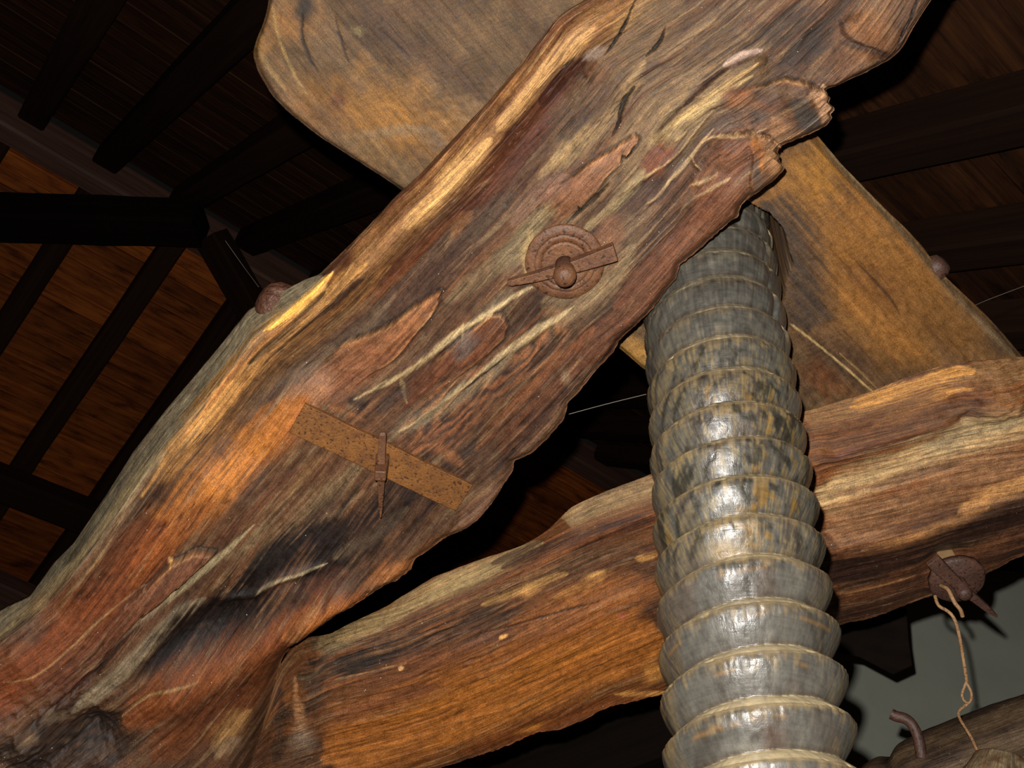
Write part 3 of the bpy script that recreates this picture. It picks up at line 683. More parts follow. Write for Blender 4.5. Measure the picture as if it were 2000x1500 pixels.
A.ridge([(1040, 560), (940, 620), (850, 685), (720, 765)], 7, 0.006)
A.ridge([(960, 700), (880, 770), (800, 840)], 30, -0.006)
# cathedral figure
def figure(s, pts, rx, spacing, col1, col2, a, ang):
    for (cx, cy, ry_) in pts:
        c, n = math.cos(math.radians(ang)), math.sin(math.radians(ang))
        k = np.hypot(s.PX - cx, s.PY - cy) < rx * 1.6
        dx, dy = s.PX[k] - cx, s.PY[k] - cy; u = (dx * c + dy * n); v = (-dx * n + dy * c)
        r = np.sqrt((u * 0.30) ** 2 + (v * 1.0) ** 2 + 60) + 16 * s.g2[k] + 10 * s.g3[k] + 3 * s.g1[k]
        f = 0.5 + 0.5 * np.sin(r * 2 * math.pi / spacing)
        m = a * (1 - sstep(0.35, 1.0, np.hypot(u / rx, v / ry_) + 0.25 * s.g2[k]))
        c3 = lin(col1)[None] * f[:, None] + lin(col2)[None] * (1 - f)[:, None]
        s.C[k] = s.C[k] * (1 - m[:, None]) + c3 * m[:, None]; s.H[k] += 0.0012 * m * (f - .5)
figure(A, [(880, 800, 80), (1020, 700, 60)], 170, 15, (140, 86, 52), (66, 46, 38), 0.85, -42)
for pl, w, a in (([(1120, 600), (1060, 640), (1000, 680), (940, 730), (880, 775), (830, 815), (780, 842)], 6, .9), ([(1000, 690), (920, 755), (850, 810), (790, 845)], 13, .6)):
    A.paint(pl, w, (184, 162, 120) if w < 10 else (134, 120, 96), a, 0.8, 0.6, 0.2)
A.crack([(990, 696), (930, 745), (890, 775)], 2.2, 0.004, (60, 44, 34))
A.paint([(1230, 610), (1140, 700), (1060, 790), (980, 880)], 40, (110, 62, 38), 0.6, 0.8, 0.6)
A.paint([(1160, 640), (1080, 720), (1000, 800), (930, 880)], 14, (140, 82, 44), 0.6, 0.8, 0.8)
A.paint([(1150, 720), (1070, 800), (1000, 890), (960, 930)], 15, (60, 42, 36), 0.7, 0.8, 0.6)
A.paint([(1120, 690), (1040, 780), (960, 850)], 8, (64, 44, 36), 0.6, 0.8, 0.6)
A.paint([(1180, 700), (1110, 790), (1040, 870), (985, 930), (930, 1000), (880, 1040)], 12, (142, 108, 84), 0.75, 0.8, 0.6, 0.1)
A.paint([(1000, 930), (950, 980), (900, 1025)], 22, (132, 96, 76), 0.7, 0.8, 0.4)
A.blob(1105, 735, 12, 16, 0, (150, 134, 110), 0.5)
# around and under the plate
A.paint([(820, 850), (870, 880), (905, 910)], 10, (152, 96, 58), 0.75, 0.9, 0.9)
A.blob(600, 770, 70, 34, -45, (156, 108, 76), 0.75, 0.7, 0.3)
A.paint([(640, 740), (570, 830)], 22, (160, 110, 76), 0.6)
# orange field
A.paint([(600, 780), (520, 860), (440, 930), (350, 1010), (270, 1090)], 46, ORANGE, 0.9, 0.7, 0.45, 0.15)
A.blob(450, 910, 110, 40, -42, BRIGHTO, 0.75, 0.8, 0.5)
A.blob(520, 830, 70, 34, -45, (176, 108, 42), 0.6, 0.8, 0.5)
A.paint([(330, 1010), (240, 1110), (140, 1220), (40, 1320), (-100, 1420)], 62, (136, 68, 30), 0.9, 0.8, 0.4, 0.1)
A.paint([(420, 960), (330, 1060), (260, 1130)], 26, (150, 80, 30), 0.7, 0.8, 0.6)
A.paint([(300, 985), (230, 1070), (150, 1160)], 22, (96, 58, 36), 0.6, 0.8, 0.6)
A.paint([(240, 1020), (190, 1090), (130, 1160)], 5, (170, 140, 96), 0.6, 0.8, 0.7)
A.blob(75, 1180, 26, 14, -40, (170, 140, 100), 0.7, 0.7, 0.5)
A.blob(60, 1220, 34, 26, -40, (96, 80, 66), 0.6)
A.paint([(0, 1290), (-100, 1350)], 40, (110, 62, 34), 0.6)
A.ridge([(480, 880), (360, 1000), (240, 1120), (120, 1250), (0, 1360)], 80, 0.024, 0.12)
# streaky grey brown below the plate
A.paint([(720, 900), (620, 970), (540, 1030), (440, 1090)], 26, (142, 120, 88), 0.65, 0.9, 0.9)
A.paint([(660, 870), (560, 950), (470, 1030)], 16, (150, 112, 70), 0.6, 0.9, 0.9)
A.paint([(740, 940), (640, 1010), (560, 1060), (480, 1110)], 12, (156, 138, 104), 0.6, 0.9, 0.8)
A.paint([(590, 910), (500, 990), (420, 1060)], 14, (110, 62, 44), 0.6, 0.9, 0.8)
A.paint([(700, 960), (590, 1040), (520, 1080)], 12, (92, 54, 42), 0.6, 0.9, 0.8)
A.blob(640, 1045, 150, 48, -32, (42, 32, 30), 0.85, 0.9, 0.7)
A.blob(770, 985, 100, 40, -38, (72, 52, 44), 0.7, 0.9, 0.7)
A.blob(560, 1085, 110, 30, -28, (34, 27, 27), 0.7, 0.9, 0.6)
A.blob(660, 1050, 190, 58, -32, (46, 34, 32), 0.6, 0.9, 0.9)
A.paint([(800, 990), (720, 1050), (650, 1090)], 12, (110, 92, 74), 0.5, 0.9, 0.8)
A.paint([(880, 1010), (800, 1060), (730, 1100)], 16, (112, 80, 62), 0.6, 0.9, 0.7)
A.paint([(900, 1045), (830, 1090), (780, 1120), (700, 1150)], 26, (144, 88, 48), 0.8, 0.7, 0.4)
A.blob(770, 1120, 50, 22, -30, (176, 108, 56), 0.7, 0.7, 0.4)
# flake D and its black split
A.flake([(424, 1072), (392, 1064), (345, 1085), (300, 1125), (250, 1175), (190, 1250), (150, 1310), (200, 1290), (270, 1212), (330, 1165), (385, 1115), (415, 1085)], 0.030, (424, 1072), (200, 1270), (128, 80, 58))
A.paint([(335, 1078), (345, 1090)], 7, (214, 166, 100), 0.8)
A.crack([(410, 1090), (345, 1150), (280, 1205), (230, 1262), (180, 1320), (70, 1405)], 8, 0.014)
A.paint([(500, 1020), (440, 1080), (400, 1110), (340, 1160), (280, 1205), (220, 1265)], 7, (160, 146, 112), 0.85, 0.6, 0.4)
# smooth grey root strip
A.paint([(400, 1170), (330, 1215), (270, 1280), (210, 1340), (140, 1395)], 19, (128, 114, 92), 0.95, 0.4, 0.2, 0.15)
A.ridge([(400, 1170), (330, 1215), (270, 1280), (210, 1340)], 20, 0.012)
A.paint([(640, 1100), (600, 1112), (540, 1132), (510, 1150), (490, 1170), (450, 1180), (410, 1176)], 4, (158, 146, 118), 0.85, 0.6, 0.3)
A.ridge([(640, 1100), (540, 1132), (490, 1170), (410, 1176)], 9, 0.012)
A.paint([(600, 1130), (560, 1150), (520, 1160)], 18, (96, 70, 62), 0.8)
A.paint([(680, 1112), (640, 1135), (590, 1150)], 14, (116, 66, 46), 0.6)
# dark hollow with arched grain
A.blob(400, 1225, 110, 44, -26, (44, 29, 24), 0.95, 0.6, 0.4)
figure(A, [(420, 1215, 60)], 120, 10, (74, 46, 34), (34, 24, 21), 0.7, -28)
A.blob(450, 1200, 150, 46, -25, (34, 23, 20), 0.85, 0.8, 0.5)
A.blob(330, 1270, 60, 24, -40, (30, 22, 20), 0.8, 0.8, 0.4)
A.bump(410, 1222, 110, 40, -28, -0.030)
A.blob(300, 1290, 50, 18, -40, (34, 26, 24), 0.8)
# lower lobe
A.paint([(720, 1165), (620, 1210), (520, 1265), (420, 1310), (320, 1360), (240, 1420)], 44, (140, 74, 32), 0.9, 0.7, 0.4, 0.1)
A.paint([(720, 1160), (640, 1190), (560, 1230)], 22, (172, 100, 40), 0.7, 0.8, 0.4)
A.paint([(520, 1330), (440, 1370), (360, 1420), (300, 1480)], 50, (108, 54, 26), 0.8, 0.8, 0.4)
A.paint([(620, 1250), (540, 1320), (480, 1380), (400, 1440)], 16, (122, 68, 30), 0.6, 0.8, 0.6)
A.paint([(400, 1312), (370, 1325), (300, 1345), (250, 1390), (230, 1410)], 2.4, (160, 132, 86), 0.8, 0.6, 0.3)
A.paint([(290, 1130), (210, 1190), (150, 1250), (80, 1310), (10, 1328)], 2.4, (164, 128, 84), 0.8, 0.6, 0.3)
A.paint([(320, 1150), (250, 1215), (170, 1290), (90, 1350)], 30, (122, 66, 44), 0.6, 0.8, 0.5)
A.blob(120, 1330, 80, 40, -40, (104, 60, 42), 0.6)
A.ridge([(740, 1150), (620, 1205), (500, 1270), (380, 1335), (280, 1400)], 46, 0.034, 0.15)
A.paint([(490, 1390), (450, 1420), (430, 1480)], 22, (168, 124, 70), 0.75, 0.8, 0.7)
A.paint([(470, 1440), (420, 1480)], 16, (146, 124, 100), 0.6)
A.blob(340, 1450, 60, 40, -30, (128, 70, 30), 0.6)
A.blob(450, 1490, 60, 24, 0, (110, 76, 56), 0.6)
# knot at the lower left
A.blob(170, 1440, 70, 50, -10, (34, 26, 25), 0.95, 0.6, 0.5)
A.blob(70, 1460, 90, 60, 0, (52, 38, 32), 0.85, 0.7, 0.5)
A.blob(120, 1400, 40, 12, 20, (128, 106, 80), 0.7, 0.7, 0.5)
A.blob(40, 1420, 50, 14, 20, (104, 74, 54), 0.6, 0.7, 0.5)
A.bump(170, 1440, 60, 44, 0, -0.05); A.bump(60, 1440, 70, 50, 0, 0.03)
A.H += 0.012 * fbm(A.PX / 22, A.PY / 22, 5, 4) * (1 - sstep(60, 190, np.hypot(A.PX - 110, A.PY - 1450)))
figure(A, [(150, 1440, 90)], 110, 14, (84, 62, 48), (30, 23, 22), 0.45, 10)
A.fibres(0.7)
# rounding at both long edges, crease towards the far arm
vv = A.vv
A.H -= 0.030 * sstep(0.94, 1.0, vv) ** 2
A.H -= 0.04 * sstep(0.90, 1.0, vv) * sstep(1180, 1300, A.PY) * (vv > 0)
A.H -= 0.016 * (1 - sstep(0.0, 0.05, vv)) * (vv >= 0)
thin = sstep(0.975, 1.0, vv)[..., None] * 0.5; A.C = A.C * (1 - thin) + lin((122, 78, 50)) * thin
hb1 = A.flatten(1102, 510, 80); hb2a = A.flatten(752, 892, 60) + 0.006
d_, _, _ = seg_dist(A.PX, A.PY, [(600, 820), (895, 965)]); mpl = 1 - sstep(55, 110, d_); A.H = A.H * (1 - mpl) + (hb2a - 0.004) * mpl

beam = empty('forked_press_beam', on_plane(np.array(500.), np.array(1400.), np.array(0.)))
tag(beam, 'huge cracked forked timber beam with two arms either side of the wooden screw', 'beam')
BINV = Matrix.Translation(beam.location).inverted()
def into_beam(o, label):
    o.parent = beam; o.matrix_parent_inverse = BINV; o['label'] = label; return o
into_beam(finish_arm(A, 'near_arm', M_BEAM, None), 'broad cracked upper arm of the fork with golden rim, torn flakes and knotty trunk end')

# ================================================================== far arm
O2 = [(520, 1360), (535, 1330), (560, 1290), (600, 1262), (640, 1240), (700, 1210), (760, 1180), (800, 1155), (850, 1125), (900, 1105), (960, 1085), (1020, 1065), (1050, 1048), (1075, 1030), (1100, 1005), (1115, 990), (1160, 970), (1220, 945), (1275, 925), (1350, 890), (1450, 850), (1565, 805), (1600, 795), (1650, 780), (1700, 765), (1760, 740), (1800, 725), (1850, 712), (1900, 705), (1950, 702), (2000, 698), (2150, 680), (2400, 640)]
E2 = [(535, 1375), (548, 1345), (580, 1308), (640, 1268), (700, 1246), (780, 1222), (860, 1187), (940, 1152), (1000, 1122), (1050, 1098), (1100, 1072), (1180, 1035), (1280, 1000), (1450, 940), (1610, 900), (1760, 865), (1850, 840), (2000, 810), (2150, 780), (2400, 730)]
B2 = [(440, 1640), (520, 1620), (620, 1580), (880, 1505), (950, 1480), (1000, 1462), (1050, 1440), (1100, 1430), (1150, 1410), (1200, 1385), (1280, 1370), (1300, 1365), (1450, 1328), (1655, 1275), (1700, 1262), (1750, 1244), (1800, 1222), (1850, 1205), (1920, 1175), (1960, 1155), (2000, 1130), (2150, 1060), (2400, 950)]
bk2 = [0, .08, .25, .42, .55, .72, .85, .93, 1]
p2o = [(520, 1360), (560, 1290), (800, 1155), (1050, 1048), (1275, 925), (1565, 805), (1800, 725), (2000, 698), (2400, 640)]
p2e = [(535, 1375), (580, 1308), (780, 1222), (1050, 1098), (1280, 1000), (1610, 900), (1850, 840), (2000, 810), (2400, 730)]
p2r = [(440, 1640), (520, 1620), (880, 1505), (1100, 1430), (1300, 1365), (1655, 1275), (1850, 1205), (2000, 1130), (2400, 950)]
def hO2(t): return np.interp(t, [0, .1, .42, .55, .72, .85, 1], [.03, .05, .06, .07, .09, .10, .10])
B = build_arm('far_arm', E2, O2, B2, p2e, p2o, p2r, bk2, 700, 190, hO2, 0.18, (0.20, 0.10), (118, 72, 38), 31, nside=80)
B.vv[:, :80] = -1
common_grain(B, (64, 40, 30), (138, 80, 40), (128, 100, 70))
# left of the screw: flank painted paler as the lit side, dark streaks, orange face
B.paint([(700, 1260), (850, 1210), (1000, 1150), (1150, 1110), (1290, 1085)], 46, (98, 66, 46), 0.75, 0.9, 0.6)
B.paint([(600, 1300), (760, 1270), (920, 1220), (1080, 1170)], 30, (58, 44, 38), 0.8, 0.9, 0.6)
B.blob(690, 1290, 90, 24, -16, (50, 42, 38), 0.8, 0.9, 0.5)
B.blob(610, 1330, 50, 34, -30, (64, 54, 46), 0.8, 0.8, 0.5)
B.paint([(620, 1262), (720, 1222), (820, 1165), (900, 1130), (1000, 1085), (1060, 1060)], 22, (158, 134, 92), 0.95, 0.5, 0.3, 0.1)
B.blob(880, 1140, 90, 26, -24, (164, 140, 94), 0.85, 0.6, 0.35)
B.paint([(1100, 1010), (1180, 980), (1280, 945)], 26, (152, 126, 90), 0.9, 0.5, 0.3, 0.05)
B.paint([(600, 1275), (660, 1262), (720, 1240)], 14, (116, 104, 80), 0.7)
B.paint([(980, 1110), (1080, 1065), (1180, 1035), (1280, 1010)], 16, (76, 44, 34), 0.85, 0.8, 0.6)
B.paint([(960, 1100), (1020, 1080), (1060, 1055)], 12, (92, 68, 50), 0.8)
B.paint([(1000, 1140), (1120, 1100), (1280, 1055)], 12, (110, 84, 60), 0.6, 0.9, 0.8)
B.paint([(940, 1180), (1040, 1140), (1110, 1120)], 10, (190, 146, 84), 0.75, 0.9, 0.8)
B.paint([(1080, 1165), (1140, 1145), (1180, 1130)], 7, (214, 158, 84), 0.8, 0.8, 0.7)
B.blob(1160, 1122, 26, 10, -12, (214, 164, 94), 0.8, 0.8, 0.5)
B.blob(1030, 1155, 30, 10, -16, (206, 150, 82), 0.7, 0.8, 0.5)
B.paint([(1240, 1090), (1285, 1080)], 8, (206, 150, 78), 0.7)
B.paint([(1000, 1215), (1130, 1170), (1280, 1140)], 40, (150, 88, 36), 0.8, 0.9, 0.4)
B.paint([(700, 1330), (850, 1290), (1000, 1240), (1150, 1200)], 34, (112, 66, 40), 0.7, 0.9, 0.5)
B.paint([(640, 1480), (780, 1420), (920, 1370), (1060, 1310), (1180, 1270), (1290, 1240)], 90, (178, 104, 30), 0.9, 0.8, 0.3, 0.08)
B.paint([(760, 1400), (900, 1350), (1060, 1290), (1200, 1240)], 22, (192, 116, 34), 0.6, 0.9, 0.6)
B.paint([(830, 1460), (960, 1400), (1100, 1350), (1230, 1310)], 20, (184, 110, 30), 0.6, 0.9, 0.6)
B.blob(950, 1240, 60, 12, -18, (112, 84, 72), 0.5)
B.paint([(640, 1400), (760, 1360), (860, 1330)], 18, (126, 74, 50), 0.6, 0.9, 0.6)
B.paint([(900, 1480), (1000, 1440), (1120, 1400), (1290, 1350)], 20, (138, 72, 28), 0.75, 0.8, 0.4)
B.paint([(1200, 1360), (1250, 1362), (1300, 1360)], 8, (222, 158, 76), 0.8, 0.7, 0.5)
B.blob(1275, 1310, 22, 24, 0, (204, 138, 56), 0.7, 0.7, 0.5)
B.blob(1030, 1430, 30, 8, -15, (214, 136, 44), 0.7)
B.paint([(570, 1340), (585, 1400), (600, 1440)], 10, (176, 126, 84), 0.8, 0.8, 0.6)
B.blob(590, 1440, 26, 30, 0, (150, 132, 116), 0.75, 0.8, 0.4)
B.blob(570, 1480, 44, 40, 0, (112, 78, 52), 0.6)
B.paint([(535, 1370), (545, 1430), (530, 1500)], 14, (70, 52, 44), 0.7)
B.crack([(940, 1232), (1010, 1214), (1080, 1192), (1180, 1165)], 1.6, 0.003, (70, 42, 26), 0.2)
B.crack([(640, 1325), (720, 1305), (800, 1283)], 1.6, 0.002, (150, 112, 70), 0.2)
B.paint([(975, 1238), (992, 1232)], 4, (222, 164, 90), 0.9, .5, .2)
B.paint([(780, 1297), (790, 1292)], 5, (214, 164, 110), 0.9, .5, .2)
B.blob(1215, 1190, 8, 12, 0, (170, 90, 60), 0.8)
# right of the screw
B.paint([(1570, 815), (1700, 780), (1800, 745), (1900, 725), (2000, 715), (2200, 690)], 34, (146, 108, 68), 0.9, 0.7, 0.6, 0.02)
B.paint([(1660, 795), (1740, 770), (1820, 740), (1900, 722)], 18, (206, 146, 72), 0.9, 0.7, 0.7)
B.paint([(1700, 830), (1760, 805), (1830, 775), (1900, 755)], 10, (206, 144, 70), 0.85, 0.8, 0.8)
B.paint([(1590, 870), (1700, 835), (1800, 800), (1900, 790)], 26, (110, 74, 52), 0.8, 0.8, 0.6)
B.paint([(1600, 905), (1680, 885), (1760, 860), (1850, 840), (1920, 810)], 18, (104, 62, 42), 0.85, 0.8, 0.6)
B.blob(1900, 810, 30, 16, -20, (70, 40, 32), 0.85, 0.7, 0.5)
B.blob(1950, 770, 40, 40, 0, (150, 106, 66), 0.7, 0.8, 0.7)
B.blob(1650, 880, 30, 14, -20, (130, 84, 70), 0.8, 0.6, 0.6)
B.paint([(1600, 985), (1700, 935), (1800, 895), (1900, 855), (2000, 830), (2200, 780)], 40, (184, 154, 108), 0.95, 0.7, 0.45, 0.02)
B.paint([(1800, 880), (1900, 850), (2000, 825)], 20, (150, 140, 112), 0.7, 0.8, 0.4)
B.paint([(1610, 990), (1700, 955), (1760, 935)], 10, (190, 152, 100), 0.7)
B.paint([(1620, 1040), (1720, 990), (1830, 945), (1930, 915), (2050, 890)], 42, (160, 114, 78), 0.9, 0.8, 0.6, 0.02)
B.paint([(1700, 960), (1790, 925), (1880, 900)], 12, (116, 82, 56), 0.6)
B.paint([(1870, 1000), (1950, 960), (2050, 930)], 16, (206, 150, 88), 0.8, 0.8, 0.6)
B.paint([(1680, 1070), (1780, 1045), (1860, 1020), (1930, 985)], 10, (196, 136, 74), 0.8, 0.8, 0.6)
B.paint([(1640, 1085), (1700, 1080)], 8, (150, 90, 56), 0.7)
B.paint([(1600, 1130), (1700, 1110), (1800, 1090), (1900, 1040), (2000, 1010), (2200, 930)], 46, (62, 36, 26), 1.0, 0.7, 0.2, 0.02)  # underside shade painted into the colour, also by the next stroke
B.paint([(1640, 1230), (1740, 1195), (1850, 1160), (1950, 1110), (2050, 1060)], 48, (88, 54, 37), 0.95, 0.8, 0.3, 0.02)
B.paint([(1640, 1183), (1720, 1165), (1800, 1142)], 3, (176, 130, 84), 0.85, 0.6, 0.3)
B.paint([(1890, 1110), (1960, 1070), (2030, 1040)], 16, (124, 78, 50), 0.7)
B.blob(1850, 1085, 50, 26, -10, (72, 58, 48), 0.8, 0.8, 0.5)
B.paint([(1640, 1160), (1740, 1140)], 20, (60, 40, 32), 0.6)
B.ridge([(1580, 1075), (1680, 1072), (1780, 1050), (1880, 1015), (2000, 975), (2200, 900)], 20, 0.012, 0.05)
B.ridge([(1600, 880), (1750, 840), (1900, 800), (2100, 780)], 26, 0.018, 0.05)
B.ridge([(1600, 940), (1750, 905), (1900, 850), (2100, 800)], 30, -0.012, 0.05)
B.bump(1960, 770, 50, 40, 0, .02); B.bump(1890, 815, 24, 18, 0, -.02)
B.H += 0.012 * fbm(B.PX / 26, B.PY / 20, 8, 4) * sstep(1780, 1900, B.PX) * (1 - sstep(800, 860, B.PY))
# general roundness
B.fibres(0.5)
dd_, ss_, _ = seg_dist(B.PX, B.PY, [(1480, 1105), (1580, 1092), (1700, 1075), (1800, 1050), (1900, 1015), (2000, 985), (2400, 840)])
B.H -= 0.00042 * np.maximum(dd_ * ss_ * (ss_ > 0) - 6, 0) * sstep(1480, 1600, B.PX)
B.H -= 0.014 * sstep(0.80, 1.0, B.vv) ** 2
B.bump(780, 1330, 200, 70, -20, 0.02); B.bump(1150, 1230, 200, 70, -18, 0.025)
B.H -= 0.10 * (1 - sstep(0, 70, np.abs(B.PX - 545 + 0.35 * (B.PY - 1340)))) * 0.5
hb3 = B.flatten(1865, 1135, 45)
into_beam(finish_arm(B, 'far_arm', M_BEAM, None), 'lower arm of the fork behind the screw, orange below and grey along the top')

# ================================================================== NUT BLOCK across the arms
AX = np.array([0.41982, 1.51327]); SR = 0.15; PITCH = 0.0797; ZCR = 1.993
HB = 0.215
BA = [(640, -520), (560, -250), (530, -60), (520, 0), (512, 40), (490, 95), (488, 110), (497, 140), (525, 190), (560, 225), (610, 265), (680, 310), (760, 362), (900, 462), (1050, 570), (1205, 683), (1260, 730), (1400, 840), (1560, 985), (1700, 1110)]
BB = [(1000, -480), (1120, -260), (1200, -165), (1350, 5), (1500, 165), (1600, 268), (1650, 328), (1740, 420), (1775, 452), (1810, 490), (1850, 545), (1900, 592), (1950, 640), (1995, 693), (2060, 770), (2150, 860), (2250, 960)]
tb = np.linspace(0, 1, 330)
ta = [0, .10, .16, .30, .50, .65, .8, 1.0]
pA = resample(BA, [(640, -520), (520, 0), (488, 110), (610, 265), (1050, 570), (1260, 730), (1400, 840), (1700, 1110)], ta, tb)
pB = resample(BB, [(1000, -480), (1120, -260), (1200, -165), (1350, 5), (1600, 268), (1740, 420), (1850, 545), (2250, 960)], ta, tb)
pA = smooth1(pA, 3); pB = smooth1(pB, 3)
vb = np.linspace(0, 1, 240)
PB = pA[:, None] * (1 - vb)[None, :, None] + pB[:, None] * vb[None, :, None]
Sb = np.repeat(np.r_[0, np.cumsum(np.hypot(*np.diff((pA + pB) / 2, axis=0).T))][:, None], 240, 1)
Vb = vb[None] * np.hypot(*(pB - pA).T)[:, None]
K = Surf(PB[..., 0], PB[..., 1], PB[..., 0] * .66 + PB[..., 1] * .75, PB[..., 0] * .75 - PB[..., 1] * .66, (114, 88, 60), 71)
m = sstep(-0.1, 0.5, K.g3 + K.g2)[..., None]; K.C = K.C * (1 - 0.5 * m) + lin((104, 76, 54)) * 0.5 * m
m = sstep(0.0, 0.5, fbm(K.PX / 90, K.PY / 90, 4, 4))[..., None]; K.C = K.C * (1 - 0.6 * m) + lin((142, 100, 52)) * 0.6 * m
K.H += 0.003 * K.g3 + 0.003 * K.g2
nk_ = fbm(K.PX / 70, K.PY / 70, 44, 5, .6); K.C *= np.exp(0.9 * nk_)[..., None] * 0.86
# left piece
K.blob(760, 230, 170, 60, 15, (162, 112, 52), 0.75, 0.9, 0.4)
K.blob(620, 230, 80, 40, 35, (140, 98, 60), 0.6, 0.9, 0.5)
K.blob(750, 65, 110, 50, 15, (74, 56, 46), 0.75, 0.9, 0.5)
K.blob(850, 120, 120, 40, 30, (92, 68, 52), 0.7, 0.9, 0.5)
K.blob(640, 90, 40, 40, 0, (118, 92, 66), 0.7, 0.9, 0.4)
K.blob(570, 40, 40, 60, 60, (150, 104, 58), 0.7, 0.9, 0.5)
K.blob(595, 15, 20, 26, 0, (44, 42, 42), 0.9, 0.7, 0.4)
K.crack([(590, 25), (588, 70), (605, 120), (622, 142)], 3.0, 0.004, (44, 38, 36), 0.3)
K.crack([(655, 40), (672, 100), (680, 120)], 3.0, 0.003, (60, 46, 40), 0.3)
K.crack([(730, 50), (780, 90), (810, 125)], 2.5, 0.003, (56, 42, 38), 0.3)
K.blob(660, 195, 18, 24, 20, (86, 48, 38), 0.7, 0.8, 0.4)
K.blob(700, 60, 14, 10, 20, (150, 132, 90), 0.6, 0.7, 0.4)
K.blob(900, 60, 160, 40, 10, (110, 84, 58), 0.7, 0.9, 0.4)
K.blob(800, 20, 120, 26, 0, (98, 72, 54), 0.6, 0.9, 0.4)
K.paint([(690, 268), (760, 258), (830, 250), (870, 265)], 10, (140, 116, 88), 0.7, 0.8, 0.5)
K.blob(850, 275, 40, 20, 30, (110, 96, 82), 0.6, 0.8, 0.4)
K.blob(720, 300, 90, 30, 25, (134, 104, 66), 0.6, 0.9, 0.4)
K.paint([(530, 10), (545, 80), (575, 150), (600, 185)], 3, (178, 144, 88), 0.7, 0.6, 0.2)
K.paint([(505, 100), (530, 140), (560, 180)], 5, (186, 150, 96), 0.5, 0.8, 0.5)
K.paint([(492, 115), (510, 160), (545, 205), (600, 252), (680, 305), (770, 362)], 10, (132, 100, 74), 0.8, 0.7, 0.3, 0.05)
# right piece
K.blob(1700, 520, 300, 190, 45, (146, 98, 44), 0.95, 0.8, 0.25)
K.blob(1600, 340, 60, 60, 45, (168, 116, 48), 0.85, 0.9, 0.4)
K.blob(1690, 420, 60, 60, 45, (158, 106, 50), 0.7, 0.9, 0.5)
K.blob(1720, 560, 80, 50, 45, (104, 66, 34), 0.6, 0.9, 0.5)
K.blob(1830, 640, 60, 40, 45, (110, 74, 36), 0.6, 0.9, 0.5)
K.paint([(1490, 400), (1550, 470), (1570, 560), (1580, 640)], 56, (64, 56, 50), 0.9, 0.9, 0.35, 0.05)
K.blob(1640, 700, 110, 50, 35, (70, 52, 40), 0.8, 0.9, 0.5)
K.blob(1600, 740, 60, 30, 30, (104, 60, 30), 0.7, 0.9, 0.5)
K.blob(1760, 740, 60, 20, -15, (84, 62, 42), 0.6, 0.9, 0.5)
K.paint([(1640, 560), (1690, 610), (1740, 650), (1800, 690)], 24, (166, 112, 54), 0.6, 0.9, 0.6)
K.paint([(1680, 520), (1740, 580), (1760, 620)], 3, (70, 46, 26), 0.7, 0.5, 0.2)
K.paint([(1545, 633), (1600, 675), (1660, 725), (1708, 768)], 2.2, (196, 166, 110), 0.9, 0.5, 0.1, 0.05)
K.paint([(1640, 690), (1680, 725), (1712, 758)], 1.6, (166, 130, 80), 0.7, 0.5, 0.1, 0.05)
K.paint([(1610, 290), (1700, 385), (1790, 480), (1860, 570), (1990, 705)], 9, (140, 116, 86), 0.85, 0.7, 0.35, 0.05)
K.blob(1235, 700, 40, 30, 40, (176, 130, 66), 0.9, 0.8, 0.3)
# saw marks, across the block
saw = np.sin((K.PX * 0.42 + K.PY * 0.9 + 8 * K.g3) * 2 * math.pi / 8.5); msk = 0.25 + 0.6 * sstep(0.0, 0.5, fbm(K.PX / 150, K.PY / 150, 12, 3) + 0.25 * (K.PX > 1450))
K.H += 0.0012 * saw * msk; K.C *= (1 + 0.14 * saw * msk)[..., None]
# rounded edges
K.H -= 0.03 * sstep(0.955, 1.0, vb)[None] ** 2 + 0.02 * (1 - sstep(0, 0.03, vb))[None] ** 2
Pk = on_plane(K.PX, K.PY, np.full(K.PX.shape, HB)) + NRM * K.H[..., None]
# the hole the screw goes up through
rad = np.hypot(Pk[..., 0] - AX[0], Pk[..., 1] - AX[1]); ang = np.arctan2(Pk[..., 1] - AX[1], Pk[..., 0] - AX[0])
rh = SR + 0.017 + 0.010 * fbm(np.cos(ang) * 4 + 9, np.sin(ang) * 4 + 9, 2, 3)
dp = 1 - sstep(rh - 0.004, rh + 0.010, rad)
Pk = Pk + np.array([0, 0, 1.0]) * (0.30 * dp)[..., None]
K.C = K.C * (1 - 0.6 * dp[..., None]) + lin((50, 38, 30)) * 0.6 * dp[..., None]
acr = Pk[:, -1] - Pk[:, 0]; acr /= np.linalg.norm(acr, axis=1, keepdims=True)
BT = 0.36
right = [Pk[:, -1] - NRM * (BT * k) - acr * (0.10 * k + 0.012 * math.sin(k * 3.14)) + acr * 0.0 for k in np.linspace(0, 1, 9)[1:]]
left = [Pk[:, 0] - NRM * (BT * k) + acr * (0.05 * k) for k in np.linspace(1, 0, 9)[:-1]]
ring = np.concatenate([Pk, np.stack(right, 1), np.stack(left, 1)], 1)
colb = np.concatenate([K.C, np.repeat(K.C[:, -1:], 8, 1), np.repeat(K.C[:, :1], 8, 1)], 1)
g = np.stack([(K.PX * .66 + K.PY * .75) * .0012, (K.PX * .75 - K.PY * .66) * .0012, np.zeros_like(K.S)], -1); g = np.concatenate([g, np.repeat(g[:, -1:], 8, 1), np.repeat(g[:, :1], 8, 1)], 1)
nut = grid_mesh('nut_block', ring, M_BLOCK, None, col=np.clip(colb, .004, .9), grain=g, flip=True)
tag(nut, 'thick sawn wooden nut block lying across the fork, screw passing up into it', 'block')

